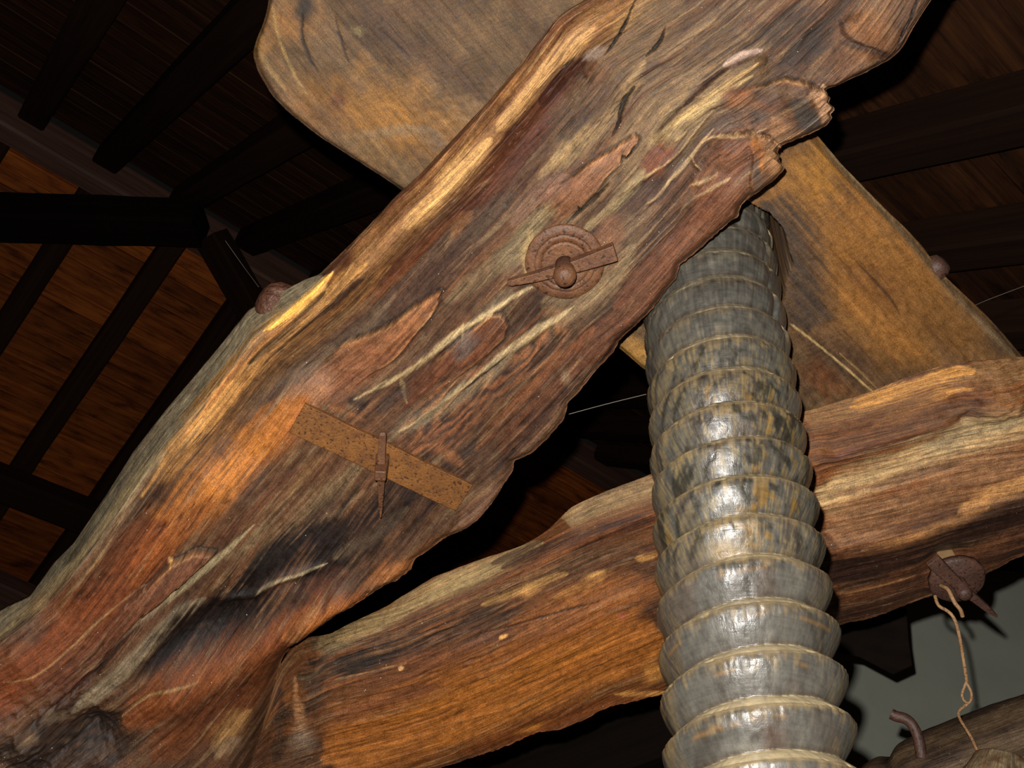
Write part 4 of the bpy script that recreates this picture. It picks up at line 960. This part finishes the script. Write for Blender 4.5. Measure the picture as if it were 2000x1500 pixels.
# ================================================================== WOODEN SCREW
def mat_screw():
    m = NT('worn_screw_wood')
    a = m.n('ShaderNodeAttribute', attribute_name='tint'); g = m.n('ShaderNodeAttribute', attribute_name='grain'); vec = g.outputs['Vector']
    n1 = m.noise(vec, 1.0, 4, 0.6, (10, 110, 1)); n2 = m.noise(vec, 60.0, 4, 0.65); n3 = m.noise(vec, 1.0, 3, 0.6, (260, 12, 1))
    c = m.mix('MULTIPLY', 0.16, a.outputs['Color'], m.ramp(n1, [(0.28, (0.5, 0.48, 0.46)), (0.5, (1, 1, 1)), (0.75, (1.4, 1.35, 1.25))]))
    c = m.mix('MULTIPLY', 0.6, c, m.ramp(n2, [(0.28, (0.6, 0.58, 0.55)), (0.5, (1, 1, 1)), (0.75, (1.3, 1.28, 1.2))]))
    c = m.mix('MULTIPLY', 0.35, c, m.ramp(n3, [(0.3, (0.6, 0.6, 0.6)), (0.5, (1, 1, 1)), (0.75, (1.3, 1.3, 1.3))]))
    m.l(c, m.b.inputs['Base Color'])
    r = m.maprange(n2, 0.35, 0.65, 0.26, 0.5)
    al = m.n('ShaderNodeMath', operation='MAXIMUM'); m.l(r, al.inputs[0]); m.l(a.outputs['Alpha'], al.inputs[1]); m.l(r, m.b.inputs['Roughness'])
    m.b.inputs['Specular IOR Level'].default_value = 0.5
    b = m.bump(n1, 0.12, 0.002); b = m.bump(n2, 0.4, 0.003, b); b = m.bump(n3, 0.25, 0.001, b); m.l(b, m.b.inputs['Normal'])
    return m.m
M_SCREW = mat_screw()
screw = empty('press_screw', (AX[0], AX[1], 0.0))
tag(screw, 'thick grey wooden screw with worn rounded threads rising between the fork arms', 'screw')
NT_, NZ = 380, 900
th = np.linspace(0, 2 * np.pi, NT_, endpoint=False); zz = np.linspace(1.50, 3.30, NZ)
TH, ZZ = np.meshgrid(th, zz)
thf = math.atan2(-AX[1], -AX[0])
dth = (TH - thf + np.pi) % (2 * np.pi) - np.pi
cx_, sy_ = np.cos(TH), np.sin(TH)
wob = 0.05 * fbm(cx_ * 1.5 + 7, ZZ * 9 + sy_ * 1.5, 3, 3)
turn = (ZZ - ZCR) / PITCH - dth / (2 * np.pi) + wob
ph = turn - np.floor(turn)                        # 0 just above a crest -> 1 at the next crest
kk_ = np.floor(turn)
UP = 0.30                                         # share of the pitch taken by the upper flank
nzr = fbm(cx_ * 7 + 31, ZZ * 60 + sy_ * 7, 11, 4); nzf = fbm(cx_ * 26 + 5, ZZ * 40 + sy_ * 26, 21, 3)
dep = 0.032 * (1 - 0.45 * sstep(2.45, 2.75, ZZ)) * (1 - 0.25 * sstep(2.75, 2.95, ZZ))
q = np.where(ph < UP, 1 - (ph / UP), ((ph - UP) / (1 - UP)))
q = np.clip(q, 0, 1)
prof = np.where(ph < UP, q ** 0.9, 1 - (1 - q) ** 1.35)
crest = np.exp(-(np.minimum(ph, 1 - ph) / 0.07) ** 2)
RR = SR - dep * (1 - prof) - 0.0018 * crest * (0.5 + 1.6 * np.maximum(nzr, -0.2)) - 0.0022 * np.maximum(nzf, 0) * sstep(.55, 1, prof) + 0.0008 * nzr
chip = sstep(0.30, 0.55, fbm(cx_ * 5 + 3, sy_ * 5 + kk_ * 7.7, 41, 3)) * crest; RR -= 0.0035 * chip
RR += 0.0015 * fbm(cx_ * 2 + 1, ZZ * 14 + sy_ * 2, 51, 3)
RR -= 0.012 * sstep(0.05, 0.4, fbm(cx_ * 6 + 2, ZZ * 22 + sy_ * 6, 61, 3)) * sstep(0.9, 1.2, dth) * sstep(2.72, 2.86, ZZ)
Ps = np.stack([RR * cx_, RR * sy_, ZZ], -1)
SC = np.zeros(TH.shape + (3,)) + lin((116, 112, 104))
def mixc(mask, col, a=1.0):
    global SC
    mm = np.clip(mask * a, 0, 1)[..., None]; SC = SC * (1 - mm) + lin(col) * mm
na = fbm(cx_ * 3 + 11, ZZ * 18 + sy_ * 3, 91, 4); nb = fbm(cx_ * 9 + 4, ZZ * 70 + sy_ * 9, 95, 4); nf = fbm(TH * 40, ZZ * 16, 97, 3)
mixc(sstep(0.05, 0.5, na), (90, 84, 76), .7); mixc(sstep(0.1, 0.5, -na + .3 * nb), (132, 128, 116), .6)
mixc(sstep(2.0, 1.8, ZZ) if False else sstep(0.1, 0.5, fbm(cx_ * 2 + 61, ZZ * 10 + sy_ * 2, 99, 3)), (112, 96, 84), .6)
lower = 1 - sstep(2.18, 2.32, ZZ)                # lower turns: crisp, dusty tops
scuff = sstep(2.22, 2.3, ZZ) * (1 - sstep(2.66, 2.8, ZZ))
mixc(scuff * sstep(0.05, 0.4, nb + 0.6 * nf + 0.25 * (dth < -0.5)), (140, 126, 96), .7)
nh = fbm(TH * 55, ZZ * 60, 207, 3)
mixc(scuff * sstep(0.15, 0.4, nh + .3 * na), (168, 146, 100), .65)
mixc(scuff * sstep(0.12, 0.45, -nb + 0.5 * na), (70, 66, 54), .75)
ochre = scuff * sstep(0.15, 0.45, nb + 0.5 * na + 0.5 * np.exp(-((dth - 0.55) / 0.45) ** 2) * np.exp(-((ZZ - 2.38) / 0.1) ** 2) - 0.3)
mixc(ochre, (150, 112, 48), .75)
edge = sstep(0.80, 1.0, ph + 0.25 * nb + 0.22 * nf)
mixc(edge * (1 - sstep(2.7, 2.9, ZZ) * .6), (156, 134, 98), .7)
line = np.exp(-((ph - 0.76 - 0.05 * nb - 0.03 * np.sin(3 * TH)) / 0.035) ** 2)
mixc(line * lower * sstep(0.05, 0.3, na + .2 * nf), (176, 134, 80), .6)
side = sstep(0.75, 1.2, np.abs(dth)); mixc(side * sstep(0.0, 0.4, nf + nb + .1) * lower, (150, 128, 92), .6)
mixc(side * sstep(0.1, 0.5, nf + nb) * (1 - lower), (134, 116, 84), .55)
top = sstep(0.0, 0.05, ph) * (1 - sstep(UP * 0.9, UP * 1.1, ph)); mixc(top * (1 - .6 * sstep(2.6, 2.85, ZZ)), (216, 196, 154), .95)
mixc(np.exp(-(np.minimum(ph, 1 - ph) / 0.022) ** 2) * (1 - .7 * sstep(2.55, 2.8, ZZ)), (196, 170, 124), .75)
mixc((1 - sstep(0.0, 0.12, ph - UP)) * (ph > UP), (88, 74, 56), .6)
mixc(np.exp(-(((dth - 0.15) / .16) ** 2 + ((ZZ - 1.955) / .018) ** 2)), (92, 58, 40), .6)
mixc(np.exp(-(((dth + 0.15) / .22) ** 2 + ((ZZ - 2.262) / .016) ** 2)) * 1.2, (196, 168, 122), .75)
G = np.stack([ZZ, TH * SR, np.zeros_like(ZZ)], -1)
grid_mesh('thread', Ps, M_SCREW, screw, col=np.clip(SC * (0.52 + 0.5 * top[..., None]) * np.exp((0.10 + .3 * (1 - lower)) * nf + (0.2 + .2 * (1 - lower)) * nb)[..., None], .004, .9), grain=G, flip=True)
# plain shaft that carries the thread down to the floor (below the picture)
tn = np.linspace(0, 2 * np.pi, 48, endpoint=False); zs = [0.0, 0.02, 0.25, 0.27, 1.48, 1.52]; rs_ = [0.17, 0.18, 0.18, 0.13, 0.13, 0.12]
Pp = np.array([[[r * math.cos(t), r * math.sin(t), z] for t in tn] for z, r in zip(zs, rs_)])
grid_mesh('shaft', Pp, M_SCREW, screw, col=np.zeros(Pp.shape) + lin((112, 100, 84)), grain=np.stack([Pp[..., 2], Pp[..., 0], Pp[..., 1]], -1), flip=True)

# ================================================================== IRONWORK
def surf_pt(px, py):
    px = np.array(float(px)); py = np.array(float(py)); return on_plane(px, py, sag(px, py))
def frame(px, py, dpx, dpy, h=0.0, e=60.0):
    """local frame on the beam's underside: Z out of the wood, X towards (dpx, dpy) in the picture's sense"""
    nrm = unit(np.cross(surf_pt(px + e, py) - surf_pt(px - e, py), surf_pt(px, py + e) - surf_pt(px, py - e)))
    if nrm @ NRM < 0: nrm = -nrm
    o = surf_pt(px, py) + nrm * h
    r = ray(px + dpx, py + dpy); p = CAM + r * (((o - CAM) @ nrm) / (r @ nrm))
    x = unit(p - o); y = np.cross(nrm, x); return basis_matrix(o, x, y, nrm)
def lathe(name, prof, n, mat, parent, smooth=True, jit=0.0):
    P = np.array([[[max(r, 1e-4) * math.cos(t), max(r, 1e-4) * math.sin(t), z] for t in np.linspace(0, 2 * math.pi, n, endpoint=False)] for r, z in prof])
    if jit:
        a = np.arctan2(P[..., 1], P[..., 0]); f = 1 + jit * fbm(np.cos(a) * 5 + 3, np.sin(a) * 5 + 3, 7, 3); P[..., 0] *= f; P[..., 1] *= f
    return grid_mesh(name, P, mat, parent, flip=False)
def loft(name, secs, mat, parent, smooth=False, bevel=0.0015):
    """secs: list of (x, y centre, z centre, half width y, half height z) rectangles along X"""
    bm = bmesh.new(); rings = []
    for x, yc_, zc_, hy, hz in secs:
        rings.append([bm.verts.new((x, yc_ + a * hy, zc_ + b * hz)) for a, b in ((-1, -1), (1, -1), (1, 1), (-1, 1))])
    for a, b in zip(rings[:-1], rings[1:]):
        for i in range(4): bm.faces.new((a[i], a[(i + 1) % 4], b[(i + 1) % 4], b[i]))
    bm.faces.new(rings[0]); bm.faces.new(rings[-1])
    return bm_obj(name, bm, mat, parent, smooth, bevel)
mpx = 1.03e-3     # metres per picture pixel at the washer
# --- washer bolt
wb = empty('washer_bolt', mat=frame(1103, 512, 200, -62, hb1))
tag(wb, 'rusty iron bolt with stacked round washers and a tapered wedge key through it', 'bolt')
lathe('washer', [(0, -.012), (.079, -.012), (.079, .003), (.077, .006), (.062, .0065), (.060, .006), (0, .006)], 96, M_RUST, wb, jit=0.02)
lathe('washer', [(0, .005), (.060, .005), (.060, .010), (.058, .012), (.050, .0125), (.049, .0105), (0, .0105)], 72, M_RUST, wb, jit=0.03)
lathe('washer', [(0, .009), (.047, .009), (.047, .015), (.045, .017), (.040, .017), (.038, .0165), (0, .0165)], 64, M_RUST, wb, jit=0.03)
lathe('shank', [(0, 0), (.0195, 0), (.0195, .050), (.0215, .062), (.0225, .074), (.020, .084), (.012, .090), (0, .0915)], 40, M_RUST, wb)
loft('wedge_key', [(-.118, .004, .028, .004, .006), (-.112, .003, .028, .0065, .008), (-.06, .0, .030, .009, .010), (-.02, .0, .032, .0105, .011), (.03, .0, .034, .013, .012), (.098, .003, .036, .0165, .012), (.104, .004, .036, .017, .0115)], M_RUST, wb)
# --- plate bolt
hp = hb2a
pb = empty('plate_bolt', mat=frame(748, 891, 148, 74, hp))
tag(pb, 'pitted rusty iron strap plate with a bolt and upright split key through it', 'bolt plate')
bm = bmesh.new(); nx = 14
L_, W_ = 0.205, 0.038
vs0 = []
for i in range(nx + 1):
    x = -L_ + 2 * L_ * i / nx
    vs0.append([bm.verts.new((x + random.uniform(-.001, .001), s_ * (W_ + random.uniform(-.0008, .0008)), z)) for s_, z in ((-1, -.01), (1, -.01), (1, .008), (-1, .008))])
for a, b in zip(vs0[:-1], vs0[1:]):
    for i in range(4): bm.faces.new((a[i], a[(i + 1) % 4], b[(i + 1) % 4], b[i]))
bm.faces.new(vs0[0]); bm.faces.new(vs0[-1])
bm_obj('plate', bm, M_RUST2, pb, False, 0.0015)
bm = bmesh.new(); bmesh.ops.create_cube(bm, size=1.0)
for v in bm.verts: v.co = Vector((v.co.x * (.030 - .006 * (v.co.z > 0)), v.co.y * (.030 - .006 * (v.co.z > 0)), (v.co.z + .5) * .085))
sh = bm_obj('shank', bm, M_RUST, pb, False, 0.003); sh.rotation_euler = (0, 0, math.radians(25))
fk = frame(748, 891, -3, 160, hp); ik = pb.matrix_world.inverted() @ fk
key = loft('split_key', [(-.088, .002, .050, .005, .0045), (-.082, .002, .050, .0072, .0060), (-.03, 0, .048, .0085, .007), (.03, 0, .048, .0080, .007), (.080, 0, .046, .0055, .006), (.125, 0, .044, .0018, .003)], M_RUST, pb)
key.matrix_local = Matrix.Translation((0, 0, 0)) @ Matrix.Rotation(math.atan2(ik[1][0], ik[0][0]), 4, 'Z')
# --- bolt at the right end of the far arm
rb = empty('hanging_bolt', mat=frame(1856, 1108, 140, 105, hb3))
tag(rb, 'dark rusty bolt with washer and slanting key under the right end of the lower arm', 'bolt')
bm = bmesh.new(); bmesh.ops.create_cube(bm, size=1.0)
for v in bm.verts: v.co = Vector((v.co.x * .036, v.co.y * .036, (v.co.z + .5) * .095 - .02))
bm_obj('square_collar', bm, mat_plain('tan_wood_peg', (.30, .18, .08), (.40, .26, .12), 30, .7), rb, False, .003).rotation_euler = (0, 0, math.radians(50))
wz = .074
lathe('washer', [(0, wz), (.062, wz), (.062, wz + .012), (.058, wz + .016), (0, wz + .018)], 48, M_DARKIRON, rb, jit=.04)
lathe('shank', [(0, .05), (.016, .05), (.016, .135), (.012, .142), (0, .144)], 28, M_DARKIRON, rb)
loft('wedge_key', [(-.105, .006, .108, .016, .006), (-.085, .004, .108, .016, .008), (.0, 0, .108, .011, .008), (.09, 0, .108, .007, .007), (.128, 0, .108, .003, .004)], M_DARKIRON, rb)
# --- bolt head seen at the side of the block, knob at the side of the near arm
def at_h(px, py, h): return on_plane(np.array(float(px)), np.array(float(py)), np.array(float(h)))
c0 = at_h(1836, 516, HB + .035); c1 = at_h(1800, 520, HB + .035)
nb_ = unit(c0 - at_h(1700, 640, HB + .035)); yb = unit(np.cross(NRM, nb_))
sb = empty('side_bolt', mat=basis_matrix(c0 - nb_ * .035, yb, np.cross(nb_, yb), nb_))
tag(sb, 'small shiny bolt head on the right edge of the nut block', 'bolt')
lathe('bolt_head', [(0, .0), (.031, .0), (.031, .034), (.024, .044), (.010, .048), (0, .0485)], 6, M_DARKIRON, sb)
lathe('shank', [(0, -.08), (.012, -.08), (.012, .0), (0, .0)], 16, M_DARKIRON, sb)
c0 = at_h(508, 578, .06 + float(sag(np.array(520.), np.array(566.)))); c1 = at_h(620, 640, .06)
nk = unit(c0 - c1); yk = unit(np.cross(NRM, nk))
kb = empty('peg_knob', mat=basis_matrix(c0 - nk * .045, yk, np.cross(nk, yk), nk))
tag(kb, 'shiny reddish round peg head on the grey left flank of the near arm', 'peg')
lathe('peg_head', [(0, -.03), (.050, -.03), (.052, .0), (.047, .022), (.036, .038), (.018, .046), (0, .048)], 32, mat_plain('glossy_red_wood', (.09, .035, .022), (.16, .07, .04), 55, .28, .9, .012, .6), kb, jit=.22)

# ================================================================== WIRE, LOG, WALL AT THE RIGHT
def tube(name, pts, r, mat, parent=None, n=10, res=6):
    p = np.asarray(pts, float); p = np.array(chaikin3(p, 3))
    rings = []; up = np.array([0.3, 0.5, 0.8])
    for i in range(len(p)):
        t = unit(p[min(i + 1, len(p) - 1)] - p[max(i - 1, 0)]); a = unit(np.cross(t, up)); b = np.cross(t, a)
        rr = r[0] + (r[1] - r[0]) * i / (len(p) - 1) if isinstance(r, tuple) else r
        rings.append([p[i] + rr * (math.cos(k) * a + math.sin(k) * b) for k in np.linspace(0, 2 * math.pi, n, endpoint=False)])
    return grid_mesh(name, np.array(rings), mat, parent, flip=False)
def chaikin3(p, n):
    for _ in range(n):
        q = [p[0]]
        for i in range(len(p) - 1): q += [p[i] * .75 + p[i + 1] * .25, p[i] * .25 + p[i + 1] * .75]
        q.append(p[-1]); p = np.array(q)
    return p
M_WIRE = mat_rust('rusty_wire', (.30, .16, .07), (.46, .27, .13), (.2, .1, .05), 90, .6)
kd = float(np.linalg.norm(np.array(rb.matrix_world.translation) - CAM)); 
wire = empty('rusty_wire', at_dist(1827, 1165, kd - .10))
tag(wire, 'thin rusty wire hanging from the bolt key down to the log', 'wire')
WI = Matrix.Translation(wire.location).inverted()
wp = [(1826, 1164, -.10), (1832, 1184, -.115), (1850, 1192, -.12), (1864, 1206, -.12), (1874, 1240, -.11), (1882, 1290, -.09), (1888, 1330, -.07)]
o = tube('strand', [at_dist(x, y, kd + d) for x, y, d in wp], .0038, M_WIRE); o.parent = wire; o.matrix_parent_inverse = WI
o = tube('loop', [at_dist(x, y, kd + d) for x, y, d in [(1888, 1330, -.07), (1880, 1350, -.07), (1878, 1362, -.07), (1890, 1376, -.065), (1898, 1366, -.065), (1897, 1350, -.07), (1888, 1334, -.07)]], .003, M_WIRE); o.parent = wire; o.matrix_parent_inverse = WI
o = tube('strand', [at_dist(x, y, kd + d) for x, y, d in [(1892, 1374, -.065), (1876, 1384, -.06), (1870, 1396, -.05), (1884, 1420, -.08), (1897, 1440, -.10), (1905, 1458, -.12), (1912, 1472, -.13)]], .0032, M_WIRE); o.parent = wire; o.matrix_parent_inverse = WI
o = tube('curl', [at_dist(x, y, kd + d) for x, y, d in [(1838, 1144, -.09), (1852, 1150, -.115), (1860, 1168, -.12), (1866, 1180, -.12), (1876, 1190, -.12), (1880, 1204, -.11)]], .0045, M_WIRE); o.parent = wire; o.matrix_parent_inverse = WI
# round log with a groove, lower right
def log_mesh(name, pts, rads, mat, seed, base, dark, n=64, m=140, groove=None):
    p = np.asarray(pts, float); t = np.linspace(0, 1, m); L = arclen3(p)
    C3 = np.stack([np.interp(t * L[-1], L, p[:, i]) for i in range(3)], -1); r = np.interp(t, np.linspace(0, 1, len(rads)), rads)
    T = unit(p[-1] - p[0]); a = unit(np.cross(T, [0, 0, 1.0])); b = np.cross(T, a); an = np.linspace(0, 2 * np.pi, n, endpoint=False)
    AN, TT = np.meshgrid(an, t); nz = fbm(np.cos(AN) * 2 + 5, TT * 6 + np.sin(AN) * 2, seed, 4); st = fbm(AN * 9, TT * 5, seed + 3, 4)
    R_ = r[:, None] * (1 + 0.06 * nz + 0.03 * st)
    if groove: R_ = R_ * (1 - 0.08 * np.exp(-((TT - groove) / .02) ** 2))
    P = C3[:, None] + R_[..., None] * (np.cos(AN)[..., None] * a + np.sin(AN)[..., None] * b)
    m_ = sstep(-.2, .4, st + nz)[..., None]; c = lin(base) * (1 - m_) + lin(dark) * m_
    if groove: gg = np.exp(-((TT - groove) / .014) ** 2)[..., None]; c = c * (1 - .8 * gg) + lin((30, 22, 18)) * .8 * gg
    G_ = np.stack([TT * L[-1], AN * r.mean(), np.zeros_like(TT)], -1)
    return grid_mesh(name, P, mat, None, col=c, grain=G_, flip=False)
def arclen3(p): return np.r_[0, np.cumsum(np.linalg.norm(np.diff(p, axis=0), axis=1))]
ld = kd + 0.28
lg = log_mesh('round_log', [at_dist(1560, 1735, ld + .1), at_dist(1850, 1600, ld + .02), at_dist(2150, 1490, ld), at_dist(2400, 1410, ld)], [.19, .20, .195, .19], M_BEAM, 5, (106, 86, 64), (72, 55, 42), groove=.335)
tag(lg, 'round brown log with a dark groove at the lower right corner', 'log')
lg2 = log_mesh('log_stub', [at_dist(1946, 1610, ld - .46), at_dist(1952, 1535, ld - .43), at_dist(1958, 1490, ld - .40)], [.08, .08, .055], M_BEAM, 8, (140, 122, 94), (110, 84, 60), m=40)
tag(lg2, 'pale rough log stub at the bottom right corner where the wire ends', 'log')
hk = tube('iron_hook', [at_dist(x, y, ld - .12) for x, y in [(1740, 1394), (1752, 1400), (1766, 1402), (1780, 1412), (1790, 1430), (1796, 1450), (1800, 1480)]], .013, M_DARKIRON)
tag(hk, 'short bent iron hook sticking up from the log before the wall', 'hook')
# dark bracket end hanging under the far arm
def prism(name, poly, d0, d1, mat):
    bm = bmesh.new(); a = [bm.verts.new(at_dist(x, y, d0)) for x, y in poly]; b = [bm.verts.new(at_dist(x, y, d1)) for x, y in poly]
    # same cross-section carried straight back, not towards the lens
    off = unit(ray(1700, 1250)) * (d1 - d0)
    for va, vb_ in zip(a, b): vb_.co = va.co + Vector(off)
    n = len(poly); bm.faces.new(a); bm.faces.new(b[::-1])
    for i in range(n): bm.faces.new((a[i], b[i], b[(i + 1) % n], a[(i + 1) % n]))
    return bm_obj(name, bm, mat, None, False, .004)
tag(prism('timber_bracket', [(1560, 1180), (1770, 1180), (1775, 1250), (1782, 1300), (1744, 1318), (1680, 1284), (1560, 1260)], 3.7, 5.25, M_BLACKBEAM),
    'black timber bracket end hanging below the lower arm before the wall', 'bracket')
tag(timber('cross_beam', at_dist(600, 1700, 5.0), at_dist(1500, 1372, 4.4), .30, .24, M_BLACKBEAM), 'black beam in the shadow under the lower arm, left of the screw', 'beam')
wl = at_z(1600, 1400, 3.0)
YW = 4.7
def at_y(px, py, y): r = ray(px, py); return CAM + r * (y / r[1])
x0 = at_y(1625, 1400, YW)[0]
bm = bmesh.new(); bmesh.ops.create_cube(bm, size=1.0)
for v in bm.verts: v.co = Vector((x0 + (v.co.x + .5) * 6.0, YW + (v.co.y + .5) * .3, (v.co.z + .5) * 4.3))
struct(bm_obj('wall_back', bm, M_WALL, None, False))
# cobweb threads
M_WEB = mat_plain('cobweb', (.30, .27, .2), (.4, .36, .28), 5, .9)
for lab, pts in (('fine cobweb thread stretched over the dark roof right of the block', [(1905, 596, 2.6), (1930, 585, 2.7), (2010, 555, 2.9)]),
                 ('fine cobweb thread in the dark gap left of the screw', [(1100, 812, 2.5), (1180, 790, 2.5), (1262, 770, 2.45)]),
                 ('fine cobweb thread hanging beside the brace at the left', [(440, 470, 4.6), (475, 520, 4.5), (505, 560, 4.3)])):
    tag(tube('cobweb_thread', [at_dist(*p) for p in pts], .0006 * pts[0][2] / 2, M_WEB, n=5), lab, 'cobweb')
